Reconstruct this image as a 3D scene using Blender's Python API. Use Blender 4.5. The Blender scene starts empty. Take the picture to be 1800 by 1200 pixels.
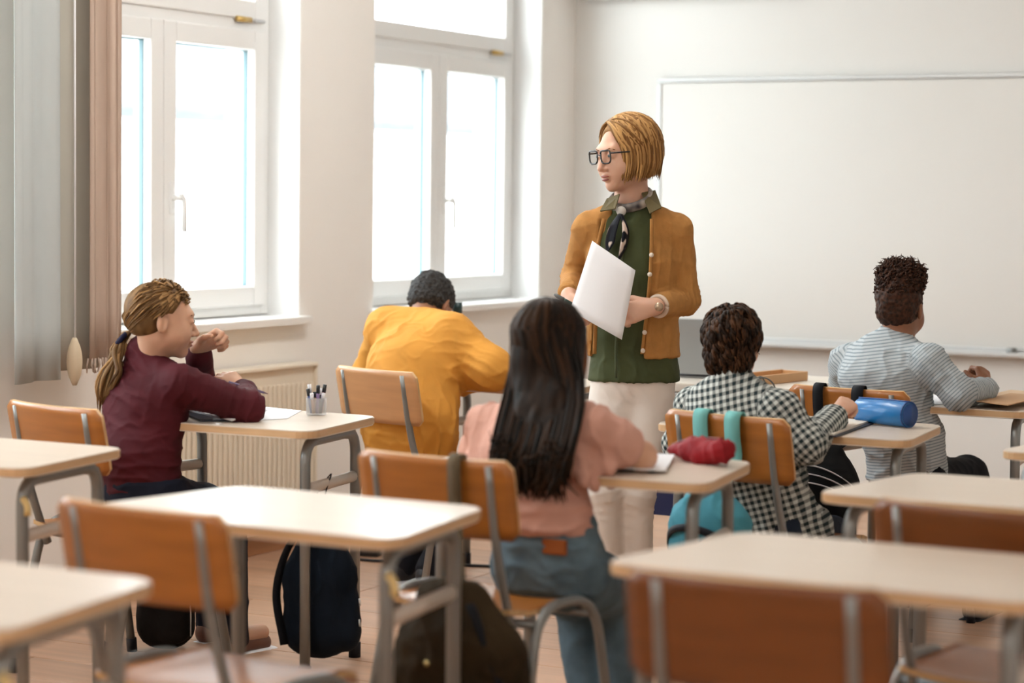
import bpy, bmesh, math, random
import numpy as np
from math import sin, cos, pi, radians, atan, atan2, sqrt
from mathutils import Vector, Matrix

scene = bpy.context.scene
C = scene.collection
random.seed(4)
rng = np.random.default_rng(7)

# ------------------------------------------------------------------ camera
FPX = 3940.0                      # focal length in pixels of the 1800 x 1200 frame
CAM_H = 1.37
YAW = radians(28.06)
PITCH = atan(250 / FPX)
ROLL = 0.012
_s, _c = sin(YAW), cos(YAW)
FH = np.array([-_s, _c, 0.0])     # horizontal viewing direction
RT = np.array([_c, _s, 0.0])
UP = np.array([0.0, 0.0, 1.0])
_fw = FH * cos(PITCH) - UP * sin(PITCH)
_uc = FH * sin(PITCH) + UP * cos(PITCH)
_r2 = RT * cos(ROLL) + _uc * sin(ROLL)
_u2 = -RT * sin(ROLL) + _uc * cos(ROLL)
CAM = np.array([0.0, 0.0, CAM_H])


def P(x, y, d):
    """room position of a point measured at photo pixel x, y that stands d metres away"""
    return CAM + d * (_fw + _r2 * (x - 900) / FPX + _u2 * (600 - y) / FPX)


cam_data = bpy.data.cameras.new('camera')
cam = bpy.data.objects.new('camera', cam_data)
C.objects.link(cam)
cam.matrix_world = Matrix(((_r2[0], _u2[0], -_fw[0], 0), (_r2[1], _u2[1], -_fw[1], 0),
                           (_r2[2], _u2[2], -_fw[2], CAM_H), (0, 0, 0, 1)))
cam_data.sensor_width = 36
cam_data.lens = FPX / 1800 * 36
cam_data.clip_end = 300
cam_data.dof.use_dof = True
cam_data.dof.focus_distance = 7.0
cam_data.dof.aperture_fstop = 1.9
scene.camera = cam

# ------------------------------------------------------------------ light
world = bpy.data.worlds.new('overcast_sky')
scene.world = world
world.use_nodes = True
wb = world.node_tree.nodes['Background']
wb.inputs['Color'].default_value = (0.90, 0.96, 1.0, 1)
wb.inputs['Strength'].default_value = 6.4
vs = scene.view_settings
vs.view_transform = 'Standard'
vs.look = 'None'
vs.gamma = 1
vs.use_curve_mapping = False
vs.exposure = 0.88
scene.cycles.use_denoising = True
scene.cycles.max_bounces = 8
scene.cycles.diffuse_bounces = 5
scene.cycles.caustics_reflective = False
scene.cycles.caustics_refractive = False

# room extents
XL, XR, YF, YB, ZC = -4.87, 1.3, 9.75, -1.2, 3.25
WT = 0.36                          # outer wall thickness
WZ0, WZ1 = 0.90, 2.86              # window opening
WINS = [(5.87, 7.36), (7.906, 9.40), (3.83, 5.32)]
for i, (a, b) in enumerate(WINS):
    ld = bpy.data.lights.new('window_portal', 'AREA')
    ld.shape = 'RECTANGLE'
    ld.size = b - a
    ld.size_y = WZ1 - WZ0
    ld.cycles.is_portal = True
    lo = bpy.data.objects.new('window_portal', ld)
    C.objects.link(lo)
    lo.location = (XL - WT - 0.02, (a + b) / 2, (WZ0 + WZ1) / 2)
    # the emitting side (-Z) looks along +X into the room, its width lies along Y
    lo.rotation_euler = Matrix(((0, 0, -1), (1, 0, 0), (0, -1, 0))).to_euler()

# ------------------------------------------------------------------ materials
MATS = {}


def mat(name, col, rough=0.5, metal=0.0, var=0.0, scale=(8, 8, 8), bump=0.0, bscale=60, sub=0.0,
        sheen=0.0, trans=0.0, coat=0.0, objrand=0.0, detail=4, spec=0.5, col2=None, coords='Object'):
    if name in MATS:
        return MATS[name]
    m = bpy.data.materials.new(name)
    m.use_nodes = True
    nt = m.node_tree
    b = nt.nodes['Principled BSDF']
    c = (*col, 1)
    b.inputs['Base Color'].default_value = c
    b.inputs['Roughness'].default_value = rough
    b.inputs['Metallic'].default_value = metal
    b.inputs['Specular IOR Level'].default_value = spec if (rough < 0.6 or spec != 0.5) else 0.2
    b.inputs['Coat Weight'].default_value = coat
    b.inputs['Coat Roughness'].default_value = 0.15
    if sheen:
        b.inputs['Sheen Weight'].default_value = sheen
        b.inputs['Sheen Roughness'].default_value = 0.6
    if sub:
        b.inputs['Subsurface Weight'].default_value = sub
        b.inputs['Subsurface Radius'].default_value = (0.012, 0.005, 0.003)
        b.inputs['Subsurface Scale'].default_value = 1.0
    tc = nt.nodes.new('ShaderNodeTexCoord')
    if var or col2:
        mp = nt.nodes.new('ShaderNodeMapping')
        mp.inputs['Scale'].default_value = scale
        nt.links.new(tc.outputs[coords], mp.inputs['Vector'])
        nz = nt.nodes.new('ShaderNodeTexNoise')
        nz.inputs['Scale'].default_value = 1.0
        nz.inputs['Detail'].default_value = detail
        nt.links.new(mp.outputs['Vector'], nz.inputs['Vector'])
        fac = nz.outputs['Fac']
        if objrand:
            oi = nt.nodes.new('ShaderNodeObjectInfo')
            ma = nt.nodes.new('ShaderNodeMath')
            ma.operation = 'MULTIPLY_ADD'
            ma.inputs[1].default_value = objrand
            nt.links.new(oi.outputs['Random'], ma.inputs[0])
            nt.links.new(fac, ma.inputs[2])
            ad = nt.nodes.new('ShaderNodeVectorMath')
            ad.operation = 'ADD'
            nt.links.new(tc.outputs[coords], ad.inputs[0])
            nt.links.new(oi.outputs['Location'], ad.inputs[1])
            nt.links.new(ad.outputs[0], mp.inputs['Vector'])
            fac = ma.outputs[0]
        rp = nt.nodes.new('ShaderNodeValToRGB')
        e = rp.color_ramp.elements
        e[0].position, e[1].position = 0.3, 0.7 + objrand * 0.7
        lo_ = [max(0, x * (1 - var)) for x in col]
        hi_ = [min(1, x * (1 + var)) for x in col] if col2 is None else list(col2)
        e[0].color = (*lo_, 1)
        e[1].color = (*hi_, 1)
        nt.links.new(fac, rp.inputs['Fac'])
        nt.links.new(rp.outputs['Color'], b.inputs['Base Color'])
    if bump:
        nb = nt.nodes.new('ShaderNodeTexNoise')
        nb.inputs['Scale'].default_value = bscale
        nb.inputs['Detail'].default_value = 3
        nt.links.new(tc.outputs[coords], nb.inputs['Vector'])
        bp = nt.nodes.new('ShaderNodeBump')
        bp.inputs['Strength'].default_value = bump
        bp.inputs['Distance'].default_value = 0.004
        nt.links.new(nb.outputs['Fac'], bp.inputs['Height'])
        nt.links.new(bp.outputs['Normal'], b.inputs['Normal'])
    if trans:
        tr = nt.nodes.new('ShaderNodeBsdfTranslucent')
        tr.inputs['Color'].default_value = c
        mx = nt.nodes.new('ShaderNodeMixShader')
        mx.inputs[0].default_value = trans
        nt.links.new(b.outputs[0], mx.inputs[1])
        nt.links.new(tr.outputs[0], mx.inputs[2])
        nt.links.new(mx.outputs[0], nt.nodes['Material Output'].inputs['Surface'])
    MATS[name] = m
    return m


def glass_mat():
    m = bpy.data.materials.new('window_glass')
    m.use_nodes = True
    nt = m.node_tree
    nt.nodes.remove(nt.nodes['Principled BSDF'])
    t = nt.nodes.new('ShaderNodeBsdfTransparent')
    t.inputs['Color'].default_value = (0.97, 0.985, 0.98, 1)
    g = nt.nodes.new('ShaderNodeBsdfGlossy')
    g.inputs['Roughness'].default_value = 0.02
    mx = nt.nodes.new('ShaderNodeMixShader')
    mx.inputs[0].default_value = 0.05
    nt.links.new(t.outputs[0], mx.inputs[1])
    nt.links.new(g.outputs[0], mx.inputs[2])
    nt.links.new(mx.outputs[0], nt.nodes['Material Output'].inputs['Surface'])
    return m


def emit_mat(name, col, s):
    m = bpy.data.materials.new(name)
    m.use_nodes = True
    b = m.node_tree.nodes['Principled BSDF']
    b.inputs['Base Color'].default_value = (*col, 1)
    b.inputs['Emission Color'].default_value = (*col, 1)
    b.inputs['Emission Strength'].default_value = s
    return m


def cloth_pattern(name, kind, c1, c2, period, rough=0.85):
    """gingham or stripes on the 'cuv' attribute (metres on the cloth)"""
    m = bpy.data.materials.new(name)
    m.use_nodes = True
    nt = m.node_tree
    b = nt.nodes['Principled BSDF']
    b.inputs['Roughness'].default_value = rough
    b.inputs['Specular IOR Level'].default_value = 0.15
    at = nt.nodes.new('ShaderNodeAttribute')
    at.attribute_name = 'cuv'
    sp = nt.nodes.new('ShaderNodeSeparateXYZ')
    nt.links.new(at.outputs['Vector'], sp.inputs[0])

    def band(sock, per, lo, hi):
        a = nt.nodes.new('ShaderNodeMath')
        a.operation = 'MULTIPLY'
        a.inputs[1].default_value = 2 * pi / per
        nt.links.new(sock, a.inputs[0])
        s_ = nt.nodes.new('ShaderNodeMath')
        s_.operation = 'SINE'
        nt.links.new(a.outputs[0], s_.inputs[0])
        r = nt.nodes.new('ShaderNodeMapRange')
        r.inputs['From Min'].default_value = lo
        r.inputs['From Max'].default_value = hi
        nt.links.new(s_.outputs[0], r.inputs['Value'])
        return r.outputs[0]
    if kind == 'gingham':
        u = band(sp.outputs[0], period, -0.25, 0.25)
        v = band(sp.outputs[1], period, -0.25, 0.25)
        ad = nt.nodes.new('ShaderNodeMath')
        ad.operation = 'ADD'
        nt.links.new(u, ad.inputs[0])
        nt.links.new(v, ad.inputs[1])
        hv = nt.nodes.new('ShaderNodeMath')
        hv.operation = 'MULTIPLY'
        hv.inputs[1].default_value = 0.5
        nt.links.new(ad.outputs[0], hv.inputs[0])
        fac = hv.outputs[0]
    else:
        fac = band(sp.outputs[1], period, 0.0, 0.75)
    rp = nt.nodes.new('ShaderNodeValToRGB')
    e = rp.color_ramp.elements
    e[0].color = (*c1, 1)
    e[1].color = (*c2, 1)
    if kind == 'gingham':
        mid = rp.color_ramp.elements.new(0.5)
        mid.color = (*[(0.35 * x + 0.65 * y) * 0.62 for x, y in zip(c1, c2)], 1)
    nt.links.new(fac, rp.inputs['Fac'])
    nt.links.new(rp.outputs['Color'], b.inputs['Base Color'])
    return m


M = {}
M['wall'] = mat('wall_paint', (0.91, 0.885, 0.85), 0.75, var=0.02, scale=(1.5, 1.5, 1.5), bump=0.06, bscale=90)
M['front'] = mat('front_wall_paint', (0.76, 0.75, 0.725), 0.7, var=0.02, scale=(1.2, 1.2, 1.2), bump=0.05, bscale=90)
M['reveal'] = mat('reveal_paint', (0.84, 0.85, 0.85), 0.7, var=0.01, scale=(2, 2, 2))
M['ceil'] = mat('ceiling_paint', (0.85, 0.84, 0.82), 0.8)
M['frame'] = mat('window_frame_white', (0.80, 0.80, 0.79), 0.35)
M['gasket'] = mat('window_gasket', (0.16, 0.24, 0.27), 0.6)
M['sill'] = mat('sill_white', (0.86, 0.85, 0.83), 0.4)
M['glass'] = glass_mat()
M['brass'] = mat('brass', (0.62, 0.43, 0.16), 0.35, 0.8)
M['plank'] = mat('floor_plank', (0.50, 0.30, 0.19), 0.36, var=0.22, scale=(1.2, 22, 4), objrand=0.35, bump=0.03, bscale=40)
M['subfloor'] = mat('floor_joint', (0.16, 0.09, 0.05), 0.8)
M['skirt'] = mat('baseboard_wood', (0.42, 0.20, 0.09), 0.5, var=0.15, scale=(20, 2, 20))
M['board'] = mat('whiteboard_enamel', (0.73, 0.72, 0.69), 0.35)
M['alu'] = mat('aluminium', (0.62, 0.63, 0.63), 0.4, 0.6)
M['top'] = mat('desk_laminate', (0.69, 0.59, 0.485), 0.37, var=0.035, scale=(3, 30, 3), coat=0.15)
M['edge'] = mat('desk_beech_edge', (0.62, 0.40, 0.215), 0.45, var=0.14, scale=(6, 6, 60))
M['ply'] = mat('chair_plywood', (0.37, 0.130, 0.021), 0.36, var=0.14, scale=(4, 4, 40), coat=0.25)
M['ply_dark_shaded'] = mat('chair_plywood_dark_shaded', (0.165, 0.048, 0.008), 0.36, var=0.14, scale=(4, 4, 40), coat=0.25)  # darker stain, partly the shade on the right foreground chairs put into the colour
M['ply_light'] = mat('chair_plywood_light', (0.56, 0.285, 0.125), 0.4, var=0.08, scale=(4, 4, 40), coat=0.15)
M['plyedge'] = mat('chair_plywood_edge', (0.60, 0.38, 0.18), 0.5, var=0.25, scale=(6, 180, 6))
M['tube'] = mat('grey_tube', (0.26, 0.27, 0.265), 0.34, 0.55)
M['rail'] = mat('pale_rail', (0.62, 0.55, 0.48), 0.4, 0.2)
M['rubber'] = mat('black_rubber', (0.015, 0.016, 0.022), 0.6)
M['radiator'] = mat('radiator_enamel', (0.83, 0.755, 0.63), 0.4)
M['paper'] = mat('white_paper', (0.86, 0.87, 0.90), 0.7)
M['black'] = mat('black_plastic', (0.012, 0.012, 0.015), 0.4)

# ------------------------------------------------------------------ helpers


def link(o, parent=None):
    C.objects.link(o)
    if parent is not None:
        o.parent = parent
    return o


def tag(o, label=None, cat=None, group=None, kind=None):
    if label:
        o['label'] = label
    if cat:
        o['category'] = cat
    if group:
        o['group'] = group
    if kind:
        o['kind'] = kind
    return o


def thing(name, label=None, cat=None, loc=(0, 0, 0), rz=0.0, group=None, kind=None):
    o = bpy.data.objects.new(name, None)
    o.empty_display_size = 0.1
    o.location = loc
    o.rotation_euler = (0, 0, rz)
    link(o)
    return tag(o, label, cat, group, kind)


def mesh_obj(name, verts, faces, m, parent=None, smooth=False):
    me = bpy.data.meshes.new(name)
    me.from_pydata([tuple(v) for v in verts], [], [tuple(f) for f in faces])
    if smooth:
        me.polygons.foreach_set('use_smooth', [True] * len(me.polygons))
    me.update()
    o = bpy.data.objects.new(name, me)
    for k in (m if isinstance(m, (list, tuple)) else [m]):
        me.materials.append(k)
    return link(o, parent)


def bm_obj(name, bm, m, parent=None, smooth=False):
    me = bpy.data.meshes.new(name)
    bmesh.ops.recalc_face_normals(bm, faces=bm.faces)
    bm.to_mesh(me)
    bm.free()
    if smooth:
        me.polygons.foreach_set('use_smooth', [True] * len(me.polygons))
    for k in (m if isinstance(m, (list, tuple)) else [m]):
        me.materials.append(k)
    o = bpy.data.objects.new(name, me)
    return link(o, parent)


def add_box(bm, lo, hi, bevel=0.0, seg=2, mtx=None):
    r = bmesh.ops.create_cube(bm, size=1)
    vs_ = r['verts']
    for v in vs_:
        v.co = Vector([lo[i] + (hi[i] - lo[i]) * (v.co[i] + 0.5) for i in range(3)])
    if mtx is not None:
        bmesh.ops.transform(bm, matrix=mtx, verts=vs_)
    if bevel:
        es = list({e for v in vs_ for e in v.link_edges})
        bmesh.ops.bevel(bm, geom=es, offset=bevel, segments=seg, affect='EDGES', profile=0.5)


def box(name, lo, hi, m, parent=None, bevel=0.0, seg=2):
    bm = bmesh.new()
    add_box(bm, lo, hi, bevel, seg)
    return bm_obj(name, bm, m, parent)


def catmull(pts, n):
    pts = np.asarray(pts, float)
    if len(pts) == 2:
        t = np.linspace(0, 1, n)[:, None]
        return pts[0] * (1 - t) + pts[1] * t
    p = np.vstack([2 * pts[0] - pts[1], pts, 2 * pts[-1] - pts[-2]])
    k = len(pts) - 1
    t = np.linspace(0, k - 1e-9, n)
    i = t.astype(int)
    u = (t - i)[:, None]
    a, b, c, d = p[i], p[i + 1], p[i + 2], p[i + 3]
    return 0.5 * (2 * b + (c - a) * u + (2 * a - 5 * b + 4 * c - d) * u ** 2 + (3 * b - a - 3 * c + d) * u ** 3)


def fillet(pts, r, n=6):
    """polyline with rounded corners"""
    pts = [np.asarray(p, float) for p in pts]
    out = [pts[0]]
    for i in range(1, len(pts) - 1):
        a, b, c = pts[i - 1], pts[i], pts[i + 1]
        d1, d2 = a - b, c - b
        rr = min(r, np.linalg.norm(d1) * 0.49, np.linalg.norm(d2) * 0.49)
        p1 = b + d1 / np.linalg.norm(d1) * rr
        p2 = b + d2 / np.linalg.norm(d2) * rr
        for t in np.linspace(0, 1, n):
            out.append((1 - t) ** 2 * p1 + 2 * t * (1 - t) * b + t * t * p2)
    out.append(pts[-1])
    return np.array(out)


def tube_geo(pts, rad, sides=8, flat=None, cap=True):
    """verts, faces of a tube; rad scalar or per point; flat=(wx, wy) squashes the section"""
    pts = np.asarray(pts, float)
    n = len(pts)
    rad = np.broadcast_to(np.asarray(rad, float), (n,))
    tg = np.gradient(pts, axis=0)
    tg /= np.linalg.norm(tg, axis=1)[:, None] + 1e-12
    ref = np.array([0, 0, 1.0]) if abs(tg[0][2]) < 0.9 else np.array([1.0, 0, 0])
    nrm = np.cross(tg[0], ref)
    nrm /= np.linalg.norm(nrm)
    vs_, fs = [], []
    ang = np.linspace(0, 2 * pi, sides, endpoint=False)
    fx, fy = flat or (1, 1)
    for i in range(n):
        nrm = nrm - tg[i] * np.dot(nrm, tg[i])
        nrm /= np.linalg.norm(nrm) + 1e-12
        bi = np.cross(tg[i], nrm)
        for a in ang:
            vs_.append(pts[i] + rad[i] * (nrm * cos(a) * fx + bi * sin(a) * fy))
    for i in range(n - 1):
        for j in range(sides):
            k = (j + 1) % sides
            fs.append((i * sides + j, i * sides + k, (i + 1) * sides + k, (i + 1) * sides + j))
    if cap:
        fs.append(tuple(range(sides - 1, -1, -1)))
        fs.append(tuple(range((n - 1) * sides, n * sides)))
    return vs_, fs


def tubes(name, lst, m, parent=None, sides=8, smooth=True):
    V, Fc = [], []
    for it in lst:
        pts, r = it[0], it[1]
        fl = it[2] if len(it) > 2 else None
        v, f = tube_geo(pts, r, sides, fl)
        o = len(V)
        V += v
        Fc += [tuple(i + o for i in q) for q in f]
    return mesh_obj(name, V, Fc, m, parent, smooth)


def copy_tree(o, parent=None):
    c = o.copy()
    C.objects.link(c)
    c.parent = parent
    for ch in o.children:
        copy_tree(ch, c)
    return c


def outline_round(pts, r, n=6):
    """closed outline with rounded corners; r scalar or list"""
    out = []
    k = len(pts)
    rs = r if isinstance(r, (list, tuple)) else [r] * k
    for i in range(k):
        a, b, c = (np.array(pts[(i + j) % k], float) for j in (-1, 0, 1))
        p1 = b + (a - b) / np.linalg.norm(a - b) * rs[i]
        p2 = b + (c - b) / np.linalg.norm(c - b) * rs[i]
        for t in np.linspace(0, 1, n):
            out.append((1 - t) ** 2 * p1 + 2 * t * (1 - t) * b + t * t * p2)
    return out


def slab(name, outline, z0, z1, mats, parent=None, bevel=0.0):
    """vertical prism; material 0 on top and bottom, 1 on the rim"""
    bm = bmesh.new()
    lo = [bm.verts.new((p[0], p[1], z0)) for p in outline]
    hi = [bm.verts.new((p[0], p[1], z1)) for p in outline]
    n = len(lo)
    ft = bm.faces.new(hi)
    fb = bm.faces.new(lo[::-1])
    for i in range(n):
        f = bm.faces.new((lo[i], lo[(i + 1) % n], hi[(i + 1) % n], hi[i]))
        f.material_index = 1 if len(mats) > 1 else 0
    if bevel:
        bmesh.ops.bevel(bm, geom=list(ft.edges) + list(fb.edges), offset=bevel, segments=2, affect='EDGES')
    return bm_obj(name, bm, mats, parent)
# ------------------------------------------------------------------ the room
WINS[0] = (5.92, 7.36)


def multi_box(name, boxes, m, parent=None, bevel=0.0):
    bm = bmesh.new()
    for lo, hi in boxes:
        add_box(bm, lo, hi, bevel)
    return bm_obj(name, bm, m, parent)


floor = tag(box('floor', (XL - 0.02, YB, -0.06), (XR, YF + 0.02, -0.012), M['subfloor']), 'warm brown laminate plank floor of the classroom', kind='structure')
PW, PL, GAP = 0.226, 1.52, 0.0022
plank_mesh = {}
row = 0
y = YB + 0.01
while y < YF - 0.02:
    w = min(PW, YF - y)
    off = (0.0, 0.55, 0.98, 0.3, 0.75)[row % 5]
    x = XL - off
    while x < XR - 0.05:
        x0, x1 = max(x, XL), min(x + PL, XR)
        if x1 - x0 > 0.04:
            key = (round(x1 - x0, 3), round(w, 3))
            if key not in plank_mesh:
                bm = bmesh.new()
                add_box(bm, (GAP, GAP, -0.012), (key[0] - GAP, key[1] - GAP, 0), 0.0012, 1)
                me = bpy.data.meshes.new('plank')
                bm.to_mesh(me)
                bm.free()
                me.materials.append(M['plank'])
                plank_mesh[key] = me
            o = bpy.data.objects.new('plank', plank_mesh[key])
            o.location = (x0, y, 0)
            link(o, floor)
        x += PL
    y += PW
    row += 1

# left wall with window openings
bx = []
prev = YB
for a, b in sorted(WINS):
    bx.append(((XL - WT, prev, 0), (XL, a, ZC)))
    bx.append(((XL - WT, a, 0), (XL, b, WZ0)))
    bx.append(((XL - WT, a, WZ1), (XL, b, ZC)))
    prev = b
bx.append(((XL - WT, prev, 0), (XL, YF, ZC)))
wl = tag(multi_box('wall_left', bx, M['wall']), 'cream painted wall with tall recessed windows', kind='structure')
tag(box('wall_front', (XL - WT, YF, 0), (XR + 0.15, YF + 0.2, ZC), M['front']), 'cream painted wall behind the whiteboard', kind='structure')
tag(box('wall_right', (XR, YB, 0), (XR + 0.15, YF, ZC), M['wall']), 'cream painted side wall out of view', kind='structure')
tag(box('wall_back', (XL - WT, YB - 0.15, 0), (XR + 0.15, YB, ZC), M['wall']), 'cream painted wall behind the camera', kind='structure')
tag(box('ceiling', (XL - WT, YB - 0.15, ZC), (XR + 0.15, YF + 0.2, ZC + 0.15), M['ceil']), 'white painted classroom ceiling', kind='structure')
tag(box('baseboard_left', (XL, YB, 0), (XL + 0.018, YF, 0.075), M['skirt'], bevel=0.004), 'brown wooden baseboard along the window wall', kind='structure')
tag(box('baseboard_front', (XL + 0.018, YF - 0.018, 0), (XR, YF, 0.075), M['skirt'], bevel=0.004), 'brown wooden baseboard along the whiteboard wall', kind='structure')


def frame_boxes(y0, y1, z0, z1, t, x0, x1):
    return [((x0, y0, z0), (x1, y0 + t, z1)), ((x0, y1 - t, z0), (x1, y1, z1)),
            ((x0, y0 + t, z0), (x1, y1 - t, z0 + t)), ((x0, y0 + t, z1 - t), (x1, y1 - t, z1))]


def window(n, a, b):
    w = thing('window_%d' % n, 'white framed double casement window with a transom light', kind='structure', loc=(0, 0, 0))
    fx0, fx1 = -5.09, -5.015
    e = 0.002
    multi_box('reveal', [((-5.09, a, WZ0), (XL - e, a + 0.006, WZ1)), ((-5.09, b - 0.006, WZ0), (XL - e, b, WZ1)), ((-5.09, a, WZ1 - 0.006), (XL - e, b, WZ1))], M['reveal'], w)
    a, b = a + 0.007, b - 0.007
    multi_box('window_frame', frame_boxes(a, b, WZ0 + 0.008, WZ1 - 0.007, 0.05, fx0, fx1)
              + [((fx0, a + 0.05, 2.0), (fx1 + 0.004, b - 0.05, 2.07))], M['frame'], w, 0.003)
    multi_box('outer_rebate', frame_boxes(a, b, WZ0 + 0.008, WZ1 - 0.007, 0.03, XL - WT + 0.05, fx0), M['reveal'], w)
    mid = (a + b) / 2 + 0.012
    for k, (s0, s1) in enumerate(((a + 0.045, mid), (mid + 0.003, b - 0.045))):
        s = multi_box('sash', frame_boxes(s0, s1, 0.945, 2.008, 0.075, -5.08, -4.998), M['frame'], w, 0.006)
        multi_box('gasket', frame_boxes(s0 + 0.0735, s1 - 0.0735, 1.0185, 1.9345, 0.005, -5.052, -5.034), M['gasket'], s)
        box('pane', (-5.046, s0 + 0.07, 1.015), (-5.040, s1 - 0.07, 1.938), M['glass'], s)
        if k:
            # lever handle on the meeting stile
            tubes('handle', [([(-4.998, s0 + 0.045, 1.36), (-4.955, s0 + 0.045, 1.36)], 0.011),
                             (fillet([(-4.957, s0 + 0.045, 1.375), (-4.952, s0 + 0.062, 1.352), (-4.952, s0 + 0.062, 1.235)], 0.02), 0.0095)], M['frame'], s)
            box('handle_plate', (-4.999, s0 + 0.031, 1.30), (-4.990, s0 + 0.059, 1.42), M['frame'], s, 0.004)
    up = multi_box('transom_sash', frame_boxes(a + 0.045, b - 0.045, 2.05, WZ1 - 0.05, 0.072, -5.08, -4.998), M['frame'], w, 0.006)
    box('pane', (-5.046, a + 0.11, 2.115), (-5.040, b - 0.11, WZ1 - 0.115), M['glass'], up)
    tubes('latch', [([(-4.992, b - 0.25, 2.046), (-4.992, b - 0.16, 2.046)], 0.011)], M['brass'], w)
    tubes('shoot_bolt', [([(-4.996, b - 0.16, 2.046), (-4.996, b - 0.06, 2.046)], 0.006)], M['alu'], w)
    return w


for i, (a, b) in enumerate(WINS):
    window(i + 1, a, b)
    sl = outline_round([(-5.02, a + 0.001), (XL + 0.001, a + 0.001), (XL + 0.001, a - 0.035), (XL + 0.055, a - 0.035), (XL + 0.055, b + 0.02), (XL + 0.001, b + 0.02), (XL + 0.001, b - 0.001), (-5.02, b - 0.001)],
                       [0.0001, 0.0001, 0.0001, 0.006, 0.006, 0.0001, 0.0001, 0.0001], 3)
    tag(slab('trim_%d' % (i + 1), sl, 0.872, 0.904, [M['sill']], bevel=0.004), 'white window sill board under a casement window', kind='structure')

# outside: the pale building across the street
bo = thing('neighbour_building', 'pale rendered building with a grey roof beyond the left windows', 'building', (-24, 30, -4))
bo.rotation_euler = (0, 0, radians(-6))
m_fac = mat('outside_render', (0.86, 0.85, 0.82), 0.9, var=0.03, scale=(0.5, 0.5, 0.5))
m_roof = mat('outside_roof_tiles', (0.10, 0.11, 0.12), 0.8, var=0.2, scale=(2, 2, 2))
m_win = mat('outside_window', (0.35, 0.4, 0.45), 0.3)
bm = bmesh.new()
add_box(bm, (-10, -26, 0), (0, 40, 6.6))
bm_obj('facade', bm, m_fac, bo)
mesh_obj('roof', [(0.7, -26.5, 6.6), (0.7, 40.5, 6.6), (-5, 40.5, 8.6), (-5, -26.5, 8.6), (0.7, -26.5, 6.85), (0.7, 40.5, 6.85), (-5, 40.5, 8.85), (-5, -26.5, 8.85)],
         [(0, 3, 2, 1), (4, 5, 6, 7), (0, 1, 5, 4), (3, 7, 6, 2), (0, 4, 7, 3), (1, 2, 6, 5)], m_roof, bo)
for k in range(9):
    for z in (1.0, 3.9):
        f = box('facade_window', (-0.05, -22 + 6.8 * k, z), (0.04, -20.6 + 6.8 * k, z + 1.7), m_win, bo)
tag(box('ground', (-60, -60, -4.2), (-5.4, 90, -4.0), mat('outside_paving', (0.5, 0.5, 0.48), 0.9, var=0.05, scale=(1, 1, 1))), 'pale paved yard outside the windows', kind='structure')

# hung lamps out of frame, added as fill light for the room
LAMP = emit_mat('fill_diffuser', (1.0, 0.985, 0.95), 11.0)
for i, (x, y) in enumerate(((-3.3, 0.8), (-3.3, 3.6), (-3.3, 6.4), (-0.4, 0.0))):
    t = thing('fill_lamp', 'long added fill lamp out of view, number %s along the room' % ('one', 'two', 'three', 'four', 'five', 'six')[i], 'lamp', (x, y, ZC), group='added fill lamps')
    box('housing', (-0.12, -0.65, -0.47), (0.12, 0.65, -0.45), M['frame'], t, 0.006)
    box('diffuser', (-0.10, -0.63, -0.60), (0.10, 0.63, -0.47), LAMP, t, 0.02)
    for yy in (-0.5, 0.5):
        tubes('hanger', [([(0, yy, -0.45), (0, yy, 0)], 0.006)], M['alu'], t, 6)

# whiteboard on the front wall
t = thing('whiteboard', 'wide white enamel board on the front wall behind the teacher', 'whiteboard', (0, YF, 0))
wx0, wx1, wz0, wz1 = -4.42, 0.6, 0.72, 1.945
box('writing_surface', (wx0 + 0.02, -0.026, wz0 + 0.02), (wx1 - 0.02, -0.004, wz1 - 0.02), M['board'], t)
for nm, lo, hi in (('frame_rail', (wx0, -0.034, wz1 - 0.016), (wx1, -0.002, wz1)), ('frame_rail', (wx0, -0.034, wz0), (wx1, -0.002, wz0 + 0.022)),
                   ('frame_stile', (wx0, -0.034, wz0 + 0.022), (wx0 + 0.022, -0.002, wz1 - 0.022)), ('frame_stile', (wx1 - 0.022, -0.034, wz0 + 0.022), (wx1, -0.002, wz1 - 0.022))):
    box(nm, lo, hi, M['alu'], t, 0.004)
box('pen_tray', (-4.0, -0.085, wz0 - 0.016), (wx1 - 0.2, -0.034, wz0 + 0.004), M['alu'], t, 0.004)
tubes('tray_end', [([(-2.70, -0.06, wz0 + 0.012), (-2.66, -0.06, wz0 + 0.012)], 0.014)], M['tube'], t)

# roller screen case above the board
t = thing('projection_screen', 'rolled up projection screen case high on the front wall', 'screen', (0, YF, 0))
tubes('case', [([(-4.79, -0.07, 2.375), (-3.72, -0.07, 2.375)], 0.055)], M['frame'], t, 12)
box('bracket', (-4.795, -0.09, 2.33), (-4.765, -0.001, 2.45), M['alu'], t, 0.004)
box('bracket', (-3.745, -0.09, 2.33), (-3.715, -0.001, 2.45), M['alu'], t, 0.004)

# radiator under the first window
t = thing('radiator', 'cream ribbed panel radiator on the wall under the window', 'radiator', (XL, 0, 0))
ry0, ry1, rz0, rz1 = 6.30, 7.335, 0.13, 0.725
bm = bmesh.new()
add_box(bm, (0.045, ry0, rz0), (0.085, ry1, rz1 - 0.01), 0.006)
bm_obj('panel', bm, M['radiator'], t)
n = 32
rib = None
for k in range(n):
    yy = ry0 + 0.02 + (ry1 - ry0 - 0.04) * k / (n - 1)
    if rib is None:
        bm = bmesh.new()
        add_box(bm, (0.083, -0.0095, rz0 + 0.03), (0.094, 0.0095, rz1 - 0.07), 0.006, 2)
        rib = bm_obj('rib', bm, M['radiator'], t)
        rib.location.y = yy
    else:
        r2_ = bpy.data.objects.new('rib', rib.data)
        r2_.location.y = yy
        link(r2_, t)
box('top_grille', (0.02, ry0 - 0.004, rz1 - 0.012), (0.105, ry1 + 0.004, rz1 + 0.004), M['radiator'], t, 0.004)
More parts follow.
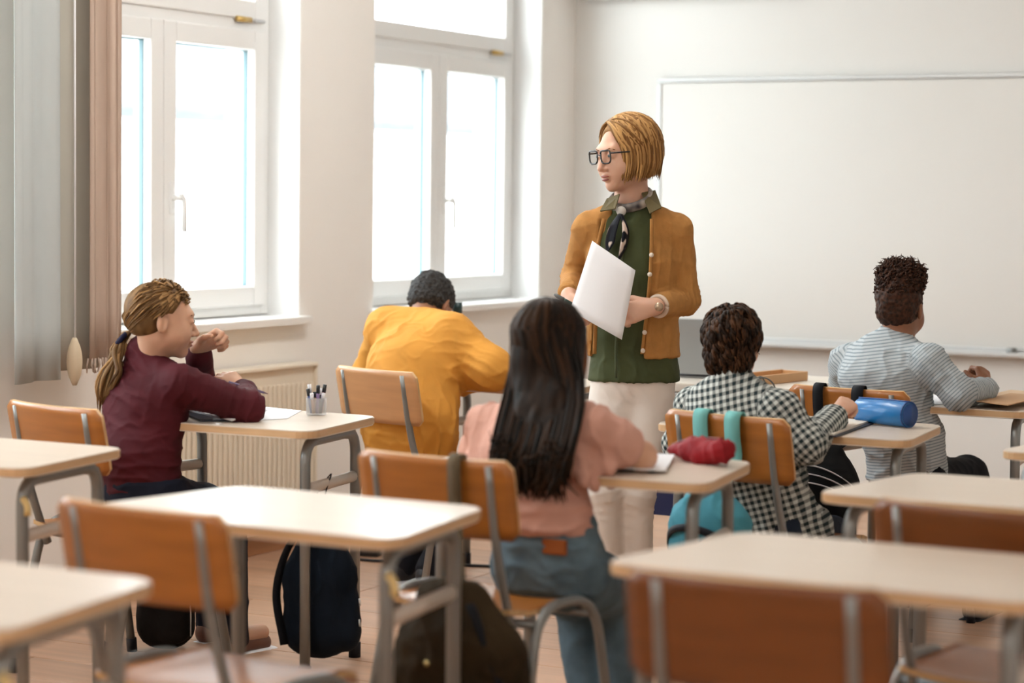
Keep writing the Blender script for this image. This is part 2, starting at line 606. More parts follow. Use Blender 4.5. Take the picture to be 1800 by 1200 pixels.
box('side_cover', (0.02, ry1, rz0), (0.1, ry1 + 0.006, rz1 - 0.012), M['radiator'], t, 0.002)
tubes('valve', [([(0.06, ry1 + 0.006, rz0 + 0.05), (0.06, ry1 + 0.05, rz0 + 0.05), (0.06, ry1 + 0.05, 0.0)], 0.011)], M['frame'], t)

# curtains
def curtain(name, label, y0, y1, z0, z1, x, amp, nf, m, fringe=False, phase=0.0):
    t = thing(name, label, 'curtain', (0, 0, 0))
    ny, nz = 14 * nf + 2, 14
    V, Fc = [], []
    th = 0.004
    for side in (0, 1):
        for j in range(nz):
            z = z0 + (z1 - z0) * j / (nz - 1)
            q = 1 - 0.25 * j / (nz - 1)
            for i in range(ny):
                u = i / (ny - 1)
                yy = y0 + (y1 - y0) * u + 0.006 * sin(u * nf * 4 * pi + phase)
                xx = x + amp * q * sin(u * nf * 2 * pi + phase) + amp * 0.3 * sin(u * nf * 5.1 * pi + 1 + 0.4 * j / nz) + side * th
                V.append((xx, yy, z))
    k0 = ny * nz
    for j in range(nz - 1):
        for i in range(ny - 1):
            a = j * ny + i
            Fc.append((a, a + ny, a + ny + 1, a + 1))
            Fc.append((k0 + a, k0 + a + 1, k0 + a + ny + 1, k0 + a + ny))
    for i in range(ny - 1):
        Fc.append((i, i + 1, k0 + i + 1, k0 + i))
    for j in range(nz - 1):
        for i in (0, ny - 1):
            a = j * ny + i
            Fc.append((a, k0 + a, k0 + a + ny, a + ny))
    mesh_obj('cloth', V, Fc, m, t, True)
    if fringe:
        lst = []
        for i in range(26):
            u = i / 25
            yy = y0 + (y1 - y0) * u
            xx = x + amp * sin(u * nf * 2 * pi + phase)
            p = [(xx, yy, z0 + 0.004), (xx + random.uniform(-.004, .004), yy + random.uniform(-.006, .006), z0 - 0.02), (xx + random.uniform(-.006, .006), yy + random.uniform(-.008, .008), z0 - 0.045)]
            lst.append((np.array(p), [0.004, 0.0035, 0.002]))
        o = tubes('fringe', lst, m, t, 5)
        o['kind'] = 'stuff'
    return t


curtain('curtain', 'pale grey blue curtain panel hanging at the left wall', 5.50, 5.735, 0.765, 2.9, -4.735, 0.022, 1, mat('curtain_blue_grey', (0.62, 0.66, 0.66), 0.9, trans=0.18), phase=0.6)
curtain('curtain', 'olive grey curtain fold between the blue and beige curtains', 5.70, 5.96, 0.79, 2.9, -4.755, 0.008, 1, mat('curtain_olive_grey', (0.46, 0.44, 0.385), 0.9), phase=2.4)
curtain('curtain', 'beige pleated curtain with a fringed hem beside the window', 5.855, 6.03, 0.825, 2.9, -4.705, 0.017, 3, mat('curtain_beige', (0.60, 0.47, 0.385), 0.9, var=0.06, scale=(20, 20, 1), trans=0.12), fringe=True)
curtain('curtain', 'brown curtain edge at the far left border', 5.20, 5.385, 0.77, 2.9, -4.735, 0.014, 2, mat('curtain_brown', (0.42, 0.30, 0.21), 0.9), fringe=True)
t = thing('curtain_rail', 'white curtain rail above the windows out of view', 'rail', (0, 0, 0))
tubes('rail_tube', [([(-4.72, 5.0, 2.92), (-4.72, 7.5, 2.92)], 0.014)], M['alu'], t)
for yy in (5.1, 7.4):
    tubes('rail_bracket', [([(-4.72, yy, 2.92), (-4.87, yy, 2.92)], 0.008)], M['alu'], t)
t = thing('curtain_pull', 'oval wooden curtain pull hanging on a white cord', 'cord pull', (0, 0, 0))
py_, px_ = 5.735, -4.665
tubes('cord', [([(px_, py_, 2.9), (px_, py_ + 0.003, 0.9)], 0.0035)], M['paper'], t, 6)
zz = np.linspace(0, 1, 12)
tubes('pull', [(np.array([(px_, py_, 0.905 - 0.155 * q) for q in zz]), 0.026 * np.sin(np.clip(zz, 0.03, 0.97) * pi) ** 0.55)], mat('pull_wood', (0.66, 0.54, 0.38), 0.5), t, 12)

# ------------------------------------------------------------------ desks
DT = 0.72


def make_desk():
    t = thing('school_desk')
    wn, wf, dp, th = 0.40, 0.318, 0.50, 0.024
    ol = outline_round([(-wn, 0), (wn, 0), (wf, dp), (-wf, dp)], [0.07, 0.07, 0.055, 0.055], 7)
    slab('tabletop', ol, DT - th, DT, [M['top'], M['edge']], t, 0.003)
    for sx in (-1, 1):
        n0, f0 = np.array([sx * 0.335, 0.075]), np.array([sx * 0.278, 0.43])
        path = fillet([(n0[0] + sx * 0.01, n0[1] - 0.01, 0.03), (n0[0], n0[1], DT - th - 0.017), (f0[0], f0[1], DT - th - 0.017), (f0[0], f0[1] + 0.006, 0.03)], 0.065, 8)
        lg = tubes('leg_frame', [(path, 0.0155)], M['tube'], t, 10)
        tubes('foot_cap', [([(n0[0] + sx * 0.01, n0[1] - 0.01, 0.0), (n0[0] + sx * 0.01, n0[1] - 0.01, 0.045)], 0.0185)], M['rubber'], lg, 10)
        tubes('foot_cap', [([(f0[0], f0[1] + 0.006, 0.0), (f0[0], f0[1] + 0.006, 0.045)], 0.0185)], M['rubber'], lg, 10)
        tubes('bag_rail', [([(n0[0], n0[1], 0.545), (f0[0], f0[1], 0.545)], 0.0125, (1, 1.35))], M['rail'], t, 10)
        tubes('bag_hook', [(fillet([(n0[0] + sx * 0.012, n0[1] - 0.012, 0.64), (n0[0] + sx * 0.03, n0[1] - 0.016, 0.625), (n0[0] + sx * 0.03, n0[1] - 0.016, 0.60)], 0.01, 4), 0.0085)],
              mat('hook_yellow', (0.72, 0.55, 0.24), 0.4), t, 8)
    tubes('cross_rail', [([(-0.278, 0.43, DT - 0.055), (0.278, 0.43, DT - 0.055)], 0.012)], M['tube'], t, 8)
    return t


desk0 = make_desk()
DESKS = {
    'D1': (-2.61, 2.545, 0, 'pale desk cut off at the bottom left corner of the picture'),
    'D2': (-2.585, 3.64, -1, 'empty white topped desk in the left foreground, chair tucked before it'),
    'D3': (-1.345, 3.61, 0, 'large blurred beige desk in the right foreground'),
    'D4': (-1.36, 4.745, 0, 'beige desk at the right border behind the foreground desk'),
    'D5': (-2.415, 4.735, 0, 'desk of the long haired girl, with a red pencil case on it'),
    'D6': (-2.32, 5.945, -3, 'desk of the boy in checks, with a blue pencil case on it'),
    'D7': (-2.27, 6.99, -2, 'desk of the boy in the striped shirt, beige book on its end'),
    'D8': (-3.89, 4.10, 0, 'empty desk at the left border behind the girl in burgundy'),
    'D9': (-3.80, 5.195, 0, 'desk of the girl in burgundy, with a jar of pens on it'),
    'D10': (-3.82, 6.83, -4, 'desk the boy in yellow leans over by the window'),
    'D11': (-1.25, 5.83, 0, 'desk end showing at the right border beside the pale wall'),
}
for i, (k, (x, y, a, lab)) in enumerate(DESKS.items()):
    o = desk0 if i == 0 else copy_tree(desk0)
    o.location = (x, y, 0)
    o.rotation_euler = (0, 0, radians(a))
    tag(o, lab, 'desk', 'trapezoid school desks')
    if k not in ('D1', 'D2', 'D8'):
        for ch in list(o.children):
            if ch.name.startswith('bag_hook'):
                bpy.data.objects.remove(ch)

# ------------------------------------------------------------------ chairs
SEAT_Z = 0.43


def bent_sheet(name, fn, nu, nv, th, mats, parent):
    """closed plywood shell: fn(u,v)->(pos, normal)"""
    V, Fc = [], []
    for s in (-0.5, 0.5):
        for j in range(nv):
            for i in range(nu):
                p, nn = fn(i / (nu - 1), j / (nv - 1))
                V.append(np.array(p) + np.array(nn) * th * s)
    k0 = nu * nv
    mi = []
    for j in range(nv - 1):
        for i in range(nu - 1):
            a = j * nu + i
            Fc.append((a, a + nu, a + nu + 1, a + 1)); mi.append(0)
            Fc.append((k0 + a, k0 + a + 1, k0 + a + nu + 1, k0 + a + nu)); mi.append(0)
    for i in range(nu - 1):
        Fc.append((i, i + 1, k0 + i + 1, k0 + i)); mi.append(1)
        a = (nv - 1) * nu + i
        Fc.append((a, k0 + a, k0 + a + 1, a + 1)); mi.append(1)
    for j in range(nv - 1):
        a = j * nu
        Fc.append((a, k0 + a, k0 + a + nu, a + nu)); mi.append(1)
        a += nu - 1
        Fc.append((a, a + nu, k0 + a + nu, k0 + a)); mi.append(1)
    o = mesh_obj(name, V, Fc, mats, parent, False)
    sm = [k == 0 for k in mi]
    o.data.polygons.foreach_set('material_index', mi)
    o.data.polygons.foreach_set('use_smooth', sm)
    return o


def make_chair():
    t = thing('school_chair')
    bw, bz0, bz1 = 0.215, 0.605, 0.788

    def back(u, v):
        x = (u * 2 - 1)
        # rounded corners: narrow the sheet near its top and bottom edge
        e = abs(v * 2 - 1)
        r = 0.16
        k = 1.0
        if e > 1 - 2 * r:
            q = (e - (1 - 2 * r)) / (2 * r)
            k = 1 - 0.10 * (1 - sqrt(max(0, 1 - q * q)))
        z = bz0 + (bz1 - bz0) * v
        lean = -0.215 - 0.20 * (z - bz0)
        xx = x * bw * k
        yy = lean - 0.030 * (1 - x * x)
        nn = np.array([-0.28 * x, 1, 0.2])
        return (xx, yy, z), nn / np.linalg.norm(nn)
    bent_sheet('backrest', back, 17, 11, 0.011, [M['ply'], M['plyedge']], t)

    def seat(u, v):
        x = (u * 2 - 1)
        yv = (v * 2 - 1)
        e = abs(yv)
        k = 1 - 0.12 * max(0, (e - 0.72) / 0.28) ** 2.2
        z = SEAT_Z - 0.010 * (1 - x * x) * (1 - 0.4 * yv) - 0.030 * max(0, (yv - 0.65) / 0.35) ** 2 + 0.008 * max(0, (-yv - 0.6) / 0.4) ** 2
        return (x * 0.195 * k, yv * 0.195, z), (0, 0, 1)
    bent_sheet('seat', seat, 13, 15, 0.012, [M['ply'], M['plyedge']], t)
    for sx in (-1, 1):
        # upright of flat tube behind the backrest, bolted down to the seat
        pts = catmull([(sx * 0.158, -0.155, SEAT_Z - 0.055), (sx * 0.158, -0.185, SEAT_Z + 0.02), (sx * 0.158, -0.228, bz0 - 0.02), (sx * 0.158, -0.262, bz1 - 0.012)], 14)
        up = tubes('upright', [(pts, 0.0125, (1.0, 0.8))], M['tube'], t, 10)
        tubes('bolt', [([(sx * 0.158, -0.252, bz0 + 0.05), (sx * 0.158, -0.236, bz0 + 0.05)], 0.006)], M['alu'], up, 8)
        # inverted U of tube: rear and front leg with the arch beside the seat
        pts = fillet([(sx * 0.225, -0.225, 0.02), (sx * 0.207, -0.13, SEAT_Z + 0.012), (sx * 0.207, 0.12, SEAT_Z + 0.004), (sx * 0.225, 0.20, 0.02)], 0.10, 9)
        lg = tubes('leg_frame', [(pts, 0.0125)], M['tube'], t, 10)
        for yy in (-0.225, 0.20):
            tubes('foot_cap', [([(sx * 0.2255, yy * 1.01, 0), (sx * 0.224, yy * 0.985, 0.042)], 0.0155)], M['rubber'], lg, 8)
    for yy, z in ((-0.125, SEAT_Z - 0.03), (0.10, SEAT_Z - 0.032)):
        tubes('seat_bar', [([(-0.207, yy, z), (0.207, yy, z)], 0.011)], M['tube'], t, 8)
    return t


chair0 = make_chair()
CHAIRS = {
    'left': (-2.578, 3.34, -5.7, 'empty orange brown chair in the left foreground'),
    'D3': (-1.285, 3.205, 3, 'empty dark blurred chair in the right foreground'),
    'D4': (-1.235, 4.21, -6, 'empty chair at the right border between two beige desks'),
    'girl': (-4.03, 4.84, -14, 'chair of the girl in burgundy at the left border'),
    'yellow': (-4.0, 6.487, -19, 'light wooden chair of the boy in yellow'),
    'pink': (-2.538, 4.37, -5, 'chair of the long haired girl with an olive bag on it'),
    'check': (-2.372, 5.68, -15, 'chair of the boy in checks with turquoise straps over it'),
    'striped': (-2.387, 6.72, -9, 'chair of the boy in stripes with black straps over it'),
}
CH = {}
for i, (k, (bxx, byy, a, lab)) in enumerate(CHAIRS.items()):
    o = chair0 if i == 0 else copy_tree(chair0)
    ar = radians(a)
    # placed by the middle of its backrest
    o.location = (bxx - sin(ar) * 0.27, byy + cos(ar) * 0.27, 0)
    o.rotation_euler = (0, 0, ar)
    tag(o, lab, 'chair', 'plywood school chairs')
    CH[k] = o
    pv = {'D3': 'ply_dark_shaded', 'D4': 'ply_dark_shaded', 'yellow': 'ply_light'}.get(k)
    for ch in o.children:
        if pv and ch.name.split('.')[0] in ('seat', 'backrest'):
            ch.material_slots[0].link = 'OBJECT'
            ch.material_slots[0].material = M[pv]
# ------------------------------------------------------------------ sculpting: signed distance volumes -> one continuous mesh


def unit(v):
    v = np.asarray(v, float)
    return v / (np.linalg.norm(v) + 1e-12)


def frame_of(f, u):
    """rows: right, forward, up of a head or hand frame"""
    f = unit(f)
    r = unit(np.cross(f, u))
    return np.array([r, f, np.cross(r, f)])


class Sdf:
    def __init__(s, h):
        s.h = h
        s.pr = []

    def cone(s, a, b, ra, rb, k=0.02, sub=False):
        a, b = np.asarray(a, float), np.asarray(b, float)
        m = max(ra, rb)
        s.pr.append(('c', (a, b, ra, rb), k, sub, np.minimum(a, b) - m, np.maximum(a, b) + m))

    def chain(s, pts, rs, k=0.02):
        for i in range(len(pts) - 1):
            s.cone(pts[i], pts[i + 1], rs[i], rs[i + 1], k)

    def econe(s, a, b, ra, rb, sa, sb, k=0.03, sub=False):
        """elliptic cone: ra, rb = (side, depth) radii; sa, sb = side directions"""
        a, b = np.asarray(a, float), np.asarray(b, float)
        m = max(*ra, *rb)
        s.pr.append(('e', (a, b, ra, rb, unit(sa), unit(sb)), k, sub, np.minimum(a, b) - m, np.maximum(a, b) + m))

    def ell(s, c, r, R=None, k=0.02, sub=False):
        c, r = np.asarray(c, float), np.asarray(r, float)
        R = np.eye(3) if R is None else R
        m = np.max(r)
        s.pr.append(('l', (c, r, R), k, sub, c - m, c + m))

    def box(s, c, hf, R=None, k=0.005, sub=False, rnd=0.004):
        c, hf = np.asarray(c, float), np.asarray(hf, float)
        R = np.eye(3) if R is None else R
        m = np.linalg.norm(hf)
        s.pr.append(('b', (c, hf, R, rnd), k, sub, c - m, c + m))

    @staticmethod
    def dist(kind, pa, p):
        if kind == 'c':
            a, b, ra, rb = pa
            ba = b - a
            q = p - a
            t = np.clip((q @ ba) / (ba @ ba + 1e-12), 0, 1)
            return np.linalg.norm(q - t[..., None] * ba, axis=-1) - (ra + (rb - ra) * t)
        if kind == 'e':
            a, b, ra, rb, sa, sb = pa
            ba = b - a
            q = p - a
            t = np.clip((q @ ba) / (ba @ ba + 1e-12), 0, 1)
            q = q - t[..., None] * ba
            sd = sa * (1 - t[..., None]) + sb * t[..., None]
            sd /= np.linalg.norm(sd, axis=-1)[..., None]
            qs = np.sum(q * sd, -1)
            o2 = np.maximum(np.sum(q * q, -1) - qs * qs, 0)
            rs = ra[0] + (rb[0] - ra[0]) * t
            rf = ra[1] + (rb[1] - ra[1]) * t
            k0 = np.sqrt((qs / rs) ** 2 + o2 / rf ** 2)
            k1 = np.sqrt((qs / rs ** 2) ** 2 + o2 / rf ** 4) + 1e-9
            return k0 * (k0 - 1) / k1
        if kind == 'l':
            c, r, R = pa
            q = (p - c) @ R.T
            k0 = np.sqrt(np.sum((q / r) ** 2, -1))
            k1 = np.sqrt(np.sum((q / r ** 2) ** 2, -1)) + 1e-9
            return k0 * (k0 - 1) / k1
        c, hf, R, rnd = pa
        q = np.abs((p - c) @ R.T) - (hf - rnd)
        return np.linalg.norm(np.maximum(q, 0), axis=-1) + np.minimum(np.max(q, -1), 0) - rnd

    def mesh(s, clip=None):
        h = s.h
        add = [q for q in s.pr if not q[3]]
        pad = 4 * h + 0.01
        lo = np.min([q[4] for q in add], 0) - pad
        hi = np.max([q[5] for q in add], 0) + pad
        n = np.ceil((hi - lo) / h).astype(int) + 1
        D = np.full(n, 0.08, np.float32)
        ax = [lo[i] + h * np.arange(n[i]) for i in range(3)]
        for kind, pa, k, sub, blo, bhi in s.pr:
            pd = k * 1.3 + 3 * h
            i0 = np.clip(((blo - pd - lo) / h).astype(int), 0, n - 1)
            i1 = np.clip(np.ceil((bhi + pd - lo) / h).astype(int) + 1, 1, n)
            if np.any(i1 <= i0):
                continue
            sl = tuple(slice(i0[i], i1[i]) for i in range(3))
            g = np.stack(np.meshgrid(*[ax[i][i0[i]:i1[i]] for i in range(3)], indexing='ij'), -1)
            d = Sdf.dist(kind, pa, g)
            a = D[sl]
            if sub:
                d = -d
                hh = np.clip(0.5 - 0.5 * (d - a) / k, 0, 1)
                D[sl] = d * (1 - hh) + a * hh + k * hh * (1 - hh)
            else:
                hh = np.clip(0.5 + 0.5 * (d - a) / k, 0, 1)
                D[sl] = d * (1 - hh) + a * hh - k * hh * (1 - hh)
        return nets(D, lo, h)


def nets(D, lo, h):
    S = D < 0
    n = np.array(D.shape)
    c = np.zeros(n - 1, np.uint8)
    offs = [(i, j, k) for i in (0, 1) for j in (0, 1) for k in (0, 1)]
    for i, j, k in offs:
        c += S[i:n[0] - 1 + i, j:n[1] - 1 + j, k:n[2] - 1 + k]
    act = (c > 0) & (c < 8)
    ai = np.argwhere(act)
    ids = np.full(n - 1, -1, np.int32)
    ids[act] = np.arange(len(ai))
    acc = np.zeros((len(ai), 3))
    cnt = np.zeros(len(ai))
    val = {o: D[ai[:, 0] + o[0], ai[:, 1] + o[1], ai[:, 2] + o[2]].astype(float) for o in offs}
    for o in offs:
        for ax_ in range(3):
            if o[ax_] == 0:
                o2 = list(o)
                o2[ax_] = 1
                v1, v2 = val[o], val[tuple(o2)]
                cr = (v1 < 0) != (v2 < 0)
                t = np.where(cr, v1 / np.where(cr, v1 - v2, 1), 0)
                pos = np.array(o, float)[None].repeat(len(ai), 0)
                pos[:, ax_] += t
                acc += np.where(cr[:, None], pos, 0)
                cnt += cr
    V = lo + h * (ai + acc / cnt[:, None])
    Fs = []
    for ax_ in range(3):
        b, d = [q for q in range(3) if q != ax_]
        s0 = [slice(None)] * 3
        s1 = [slice(None)] * 3
        s0[ax_] = slice(0, -1)
        s1[ax_] = slice(1, None)
        A, B = S[tuple(s0)], S[tuple(s1)]
        e = np.argwhere(A != B)
        e = e[(e[:, b] > 0) & (e[:, d] > 0) & (e[:, b] < n[b] - 1) & (e[:, d] < n[d] - 1)]
        flip = A[e[:, 0], e[:, 1], e[:, 2]]
        q = []
        for db, dd in ((-1, -1), (0, -1), (0, 0), (-1, 0)):
            f = e.copy()
            f[:, b] += db
            f[:, d] += dd
            q.append(ids[f[:, 0], f[:, 1], f[:, 2]])
        q = np.stack(q, 1)
        if ax_ == 1:
            flip = ~flip
        q[~flip] = q[~flip][:, ::-1]
        Fs.append(q)
    return V, np.vstack(Fs)


def mesh_normals(V, Fq):
    n = np.cross(V[Fq[:, 2]] - V[Fq[:, 0]], V[Fq[:, 3]] - V[Fq[:, 1]])
    N = np.zeros_like(V)
    for i in range(4):
        np.add.at(N, Fq[:, i], n)
    return N / (np.linalg.norm(N, axis=1)[:, None] + 1e-12)


def vnoise(p, seed=0):
    """smooth value noise in -1..1"""
    i = np.floor(p).astype(np.int64)
    f = p - i
    f = f * f * (3 - 2 * f)
    r = np.zeros(len(p))
    for dx in (0, 1):
        for dy in (0, 1):
            for dz in (0, 1):
                hsh = ((i[:, 0] + dx) * 374761393 + (i[:, 1] + dy) * 668265263 + (i[:, 2] + dz) * 2147483647 + seed * 974711) & 0x7fffffff
                hsh = ((hsh ^ (hsh >> 13)) * 1274126177) & 0x7fffffff
                v = (hsh % 65536) / 32767.5 - 1
                w = np.where(dx, f[:, 0], 1 - f[:, 0]) * np.where(dy, f[:, 1], 1 - f[:, 1]) * np.where(dz, f[:, 2], 1 - f[:, 2])
                r += w * v
    return r


def sdf_obj(name, sdf, m, parent=None, disp=None, cuv=None):
    V, Fq = sdf.mesh()
    if disp is not None:
        N = mesh_normals(V, Fq)
        V = V + N * disp(V, N)[:, None]
    me = bpy.data.meshes.new(name)
    me.vertices.add(len(V))
    me.vertices.foreach_set('co', V.astype(np.float32).ravel())
    me.loops.add(Fq.size)
    me.loops.foreach_set('vertex_index', Fq.ravel().astype(np.int32))
    me.polygons.add(len(Fq))
    me.polygons.foreach_set('loop_start', np.arange(0, Fq.size, 4, dtype=np.int32))
    me.polygons.foreach_set('loop_total', np.full(len(Fq), 4, np.int32))
    me.polygons.foreach_set('use_smooth', np.ones(len(Fq), bool))
    me.update(calc_edges=True)
    me.validate()
    if cuv is not None:
        at = me.attributes.new('cuv', 'FLOAT_VECTOR', 'POINT')
        at.data.foreach_set('vector', cuv(V).astype(np.float32).ravel())
    if m.name.startswith('hair_'):
        at = me.attributes.new('tone', 'FLOAT', 'POINT')
        at.data.foreach_set('value', np.clip(0.28 + 0.3 * vnoise(V * np.array([90, 90, 12]), 77), 0, 1).astype(np.float32))
    me.materials.append(m)
    o = bpy.data.objects.new(name, me)
    return link(o, parent)


def wrinkles(folds, amp=0.0025, freq=14, seed=1, stretch=(1, 1, 1)):
    """folds: (centre, axis, radius, amplitude, wavelength)"""
    st = np.array(stretch, float)

    def f(V, N):
        d = 0.6 * amp * vnoise(V * freq * st, seed)
        wv = V * freq * st + 0.35 * np.stack([vnoise(V * freq * 1.7, seed + 5), vnoise(V * freq * 1.7, seed + 6), vnoise(V * freq * 1.7, seed + 7)], 1)
        d += 1.1 * amp * (1 - np.abs(vnoise(wv * 0.9, seed + 1))) ** 7
        d += 0.6 * amp * (1 - np.abs(vnoise(wv * 1.9, seed + 4))) ** 7
        wob = vnoise(V * 18, seed + 2)
        for c, ax_, r, a, wl_ in folds:
            q = V - np.asarray(c)
            g = np.exp(-np.sum(q * q, 1) / (r * r))
            ph = (q @ unit(ax_)) / wl_ * 2 * pi + 2.2 * wob
            d += a * g * ((1 - np.abs(np.sin(ph * 0.5))) ** 2.2 * 1.4 - 0.4)
        return d
    return f


def strands_obj(name, strands, m, parent, sides=5, n=10, flat=(1.0, 0.6)):
    """hair locks: each (points, radius) becomes a tapered, flattened tube"""
    Vs, Fs, tone = [], [], []
    o = 0
    for pts, r in strands:
        p = catmull(pts, n)
        t = np.linspace(0, 1, n)
        rr = r * np.clip(np.minimum(0.45 + t * 4, 1.0) * (1 - t ** 3 * 0.88), 0.08, 1)
        v, f = tube_geo(p, rr, sides, flat, cap=True)
        Vs.append(np.array(v))
        Fs += [tuple(i + o for i in q) for q in f]
        o += len(v)
        k = rng.random() ** 1.4
        tone.append(np.repeat(np.clip(k + 0.12 * np.sin(t * 5 + 9 * k), 0, 1), sides))
    ob = mesh_obj(name, np.vstack(Vs), Fs, m, parent, True)
    at = ob.data.attributes.new('tone', 'FLOAT', 'POINT')
    at.data.foreach_set('value', np.concatenate(tone).astype(np.float32))
    ob['kind'] = 'stuff'
    return ob


# ------------------------------------------------------------------ people


def add_head(sd, c, f, u, s=1.0, nose=1.0, ears=True):
    """skull, face, nose, lips ridge, ears in the head's own frame (x right, y forward, z up)"""
    R = frame_of(f, u)
    c = np.asarray(c, float)

    def w(x, y, z):
        return c + s * (np.array([x, y, z]) @ R)

    def e(p, r, k=0.02, sub=False, rot=None):
        sd.ell(w(*p), np.array(r) * s, R if rot is None else rot @ R, k * s, sub)
    e((0, -0.018, 0.038), (0.074, 0.094, 0.082))
    e((0, 0.035, -0.005), (0.062, 0.060, 0.085), 0.03)
    sd.cone(w(0, 0.02, -0.055), w(0, 0.066, -0.088), 0.047 * s, 0.022 * s, 0.03 * s)
    e((0.034, 0.055, -0.035), (0.027, 0.028, 0.03), 0.03)
    e((-0.034, 0.055, -0.035), (0.027, 0.028, 0.03), 0.03)
    sd.cone(w(-0.03, 0.083, 0.028), w(0.03, 0.083, 0.028), 0.012 * s, 0.012 * s, 0.02 * s)
    for q in (-1, 1):
        e((q * 0.031, 0.104, 0.008), (0.017, 0.017, 0.0125), 0.012, True)
        e((q * 0.031, 0.083, 0.009), (0.0155, 0.0135, 0.0125), 0.003)
    sd.cone(w(0, 0.088, 0.012), w(0, 0.107 + 0.004 * nose, -0.030), 0.0075 * s, 0.0105 * s, 0.012 * s)
    for q in (-1, 1):
        e((q * 0.011, 0.098, -0.034), (0.0075, 0.010, 0.007), 0.006)
    e((0, 0.0915, -0.056), (0.020, 0.0105, 0.0062), 0.006)
    e((0, 0.0895, -0.068), (0.017, 0.0105, 0.0068), 0.005)
    e((0, 0.104, -0.0618), (0.020, 0.007, 0.0016), 0.003, True)
    if ears:
        for q in (-1, 1):
            e((q * 0.073, -0.008, -0.003), (0.0075, 0.018, 0.031), 0.006)
            e((q * 0.080, -0.004, 0.002), (0.005, 0.011, 0.02), 0.004, True)
            e((q * 0.077, -0.016, 0.0), (0.006, 0.009, 0.028), 0.004)
    return w, R


def add_hand(sd, wrist, d, back, thumb, s=1.0, curl=(0.5, 0.6, 0.65, 0.7), spread=1.0, thumb_dir=None, wr=0.021):
    """palm with four fingers and a thumb; d points along the hand, back = normal of its back, thumb=+1/-1 side"""
    d = unit(d)
    back = unit(np.asarray(back, float) - d * np.dot(back, d))
    x = np.cross(d, back) * thumb
    wrist = np.asarray(wrist, float)

    def w(a, b, c_):
        return wrist + s * (x * a + d * b + back * c_)
    kn = [(0.027, 0.083), (0.009, 0.087), (-0.009, 0.083), (-0.026, 0.075)]
    ln = [0.070, 0.078, 0.073, 0.057]
    for a, b in kn:
        sd.cone(w(a * 0.45, 0.005, 0), w(a, b, 0), wr * 0.62 * s / 1.0, 0.0115 * s, 0.012 * s)
    sd.cone(w(0, -0.01, 0), w(0.004, 0.05, -0.004), wr * 0.95 * s, 0.019 * s, 0.012 * s)
    tips = []
    for (a, b), L, cu in zip(kn, ln, curl):
        p = np.array([a, b, 0.0])
        ang = 0.0
        sp = a * 2.2 * spread
        for q, (fr, r0, r1) in enumerate(((0.46, 0.0098, 0.0088), (0.30, 0.0088, 0.0080), (0.24, 0.0080, 0.0066))):
            ang += cu * (0.9, 1.15, 0.75)[q]
            stp = np.array([sin(sp) * cos(ang), cos(sp) * cos(ang), -sin(ang)]) * L * fr
            sd.cone(w(*p), w(*(p + stp)), r0 * s, r1 * s, 0.0035 * s)
            p = p + stp
        tips.append(w(*p))
    td = unit(thumb_dir) if thumb_dir is not None else unit((0.62, 0.70, -0.35))
    b0 = np.array([0.022, 0.022, -0.006])
    b1 = b0 + td * 0.042
    b2 = b1 + unit(td + np.array([-0.25, 0.35, -0.15])) * 0.036
    sd.cone(w(*b0), w(*b1), 0.0155 * s, 0.0115 * s, 0.010 * s)
    sd.cone(w(*b1), w(*b2), 0.0110 * s, 0.0085 * s, 0.004 * s)
    return tips


def limb_uv(segs):
    """cloth coordinates in metres: along and around the nearest segment of the garment"""
    def f(V):
        best = np.full(len(V), 1e9)
        uv = np.zeros((len(V), 3))
        for a, b, r, ref in segs:
            a, b = np.asarray(a), np.asarray(b)
            ba = b - a
            L = np.linalg.norm(ba)
            ax_ = ba / L
            q = V - a
            t = np.clip((q @ ba) / (L * L), 0, 1)
            off = q - t[:, None] * ba
            dd = np.linalg.norm(off, axis=1) - r
            rx = unit(np.asarray(ref, float) - ax_ * np.dot(ref, ax_))
            ry = np.cross(ax_, rx)
            if r > 0.07:          # torso: flat projection
                u_ = q @ rx
                v_ = q @ ax_
            else:
                u_ = np.arctan2(off @ ry, off @ rx) * r
                v_ = q @ ax_
            m = dd < best
            best = np.where(m, dd, best)
            uv[m, 0] = u_[m]
            uv[m, 1] = v_[m]
        return uv
    return f


SKIN_A = mat('skin_light', (0.62, 0.36, 0.25), 0.5, var=0.05, scale=(20, 20, 20), sub=0.25)
SKIN_B = mat('skin_warm', (0.60, 0.35, 0.235), 0.5, var=0.05, scale=(20, 20, 20), sub=0.25)
SKIN_D = mat('skin_brown', (0.27, 0.115, 0.058), 0.48, var=0.06, scale=(20, 20, 20), sub=0.2)


def hair_mat(name, c1, c2, sc=(160, 160, 9), rough=0.5):
    """colour runs from c1 to c2 by the tone of each lock"""
    m = mat(name, c1, rough, spec=0.12)
    nt = m.node_tree
    at = nt.nodes.new('ShaderNodeAttribute')
    at.attribute_name = 'tone'
    rp = nt.nodes.new('ShaderNodeValToRGB')
    rp.color_ramp.elements[0].color = (*c1, 1)
    rp.color_ramp.elements[1].color = (*c2, 1)
    nt.links.new(at.outputs['Fac'], rp.inputs['Fac'])
    nt.links.new(rp.outputs['Color'], nt.nodes['Principled BSDF'].inputs['Base Color'])
    return m


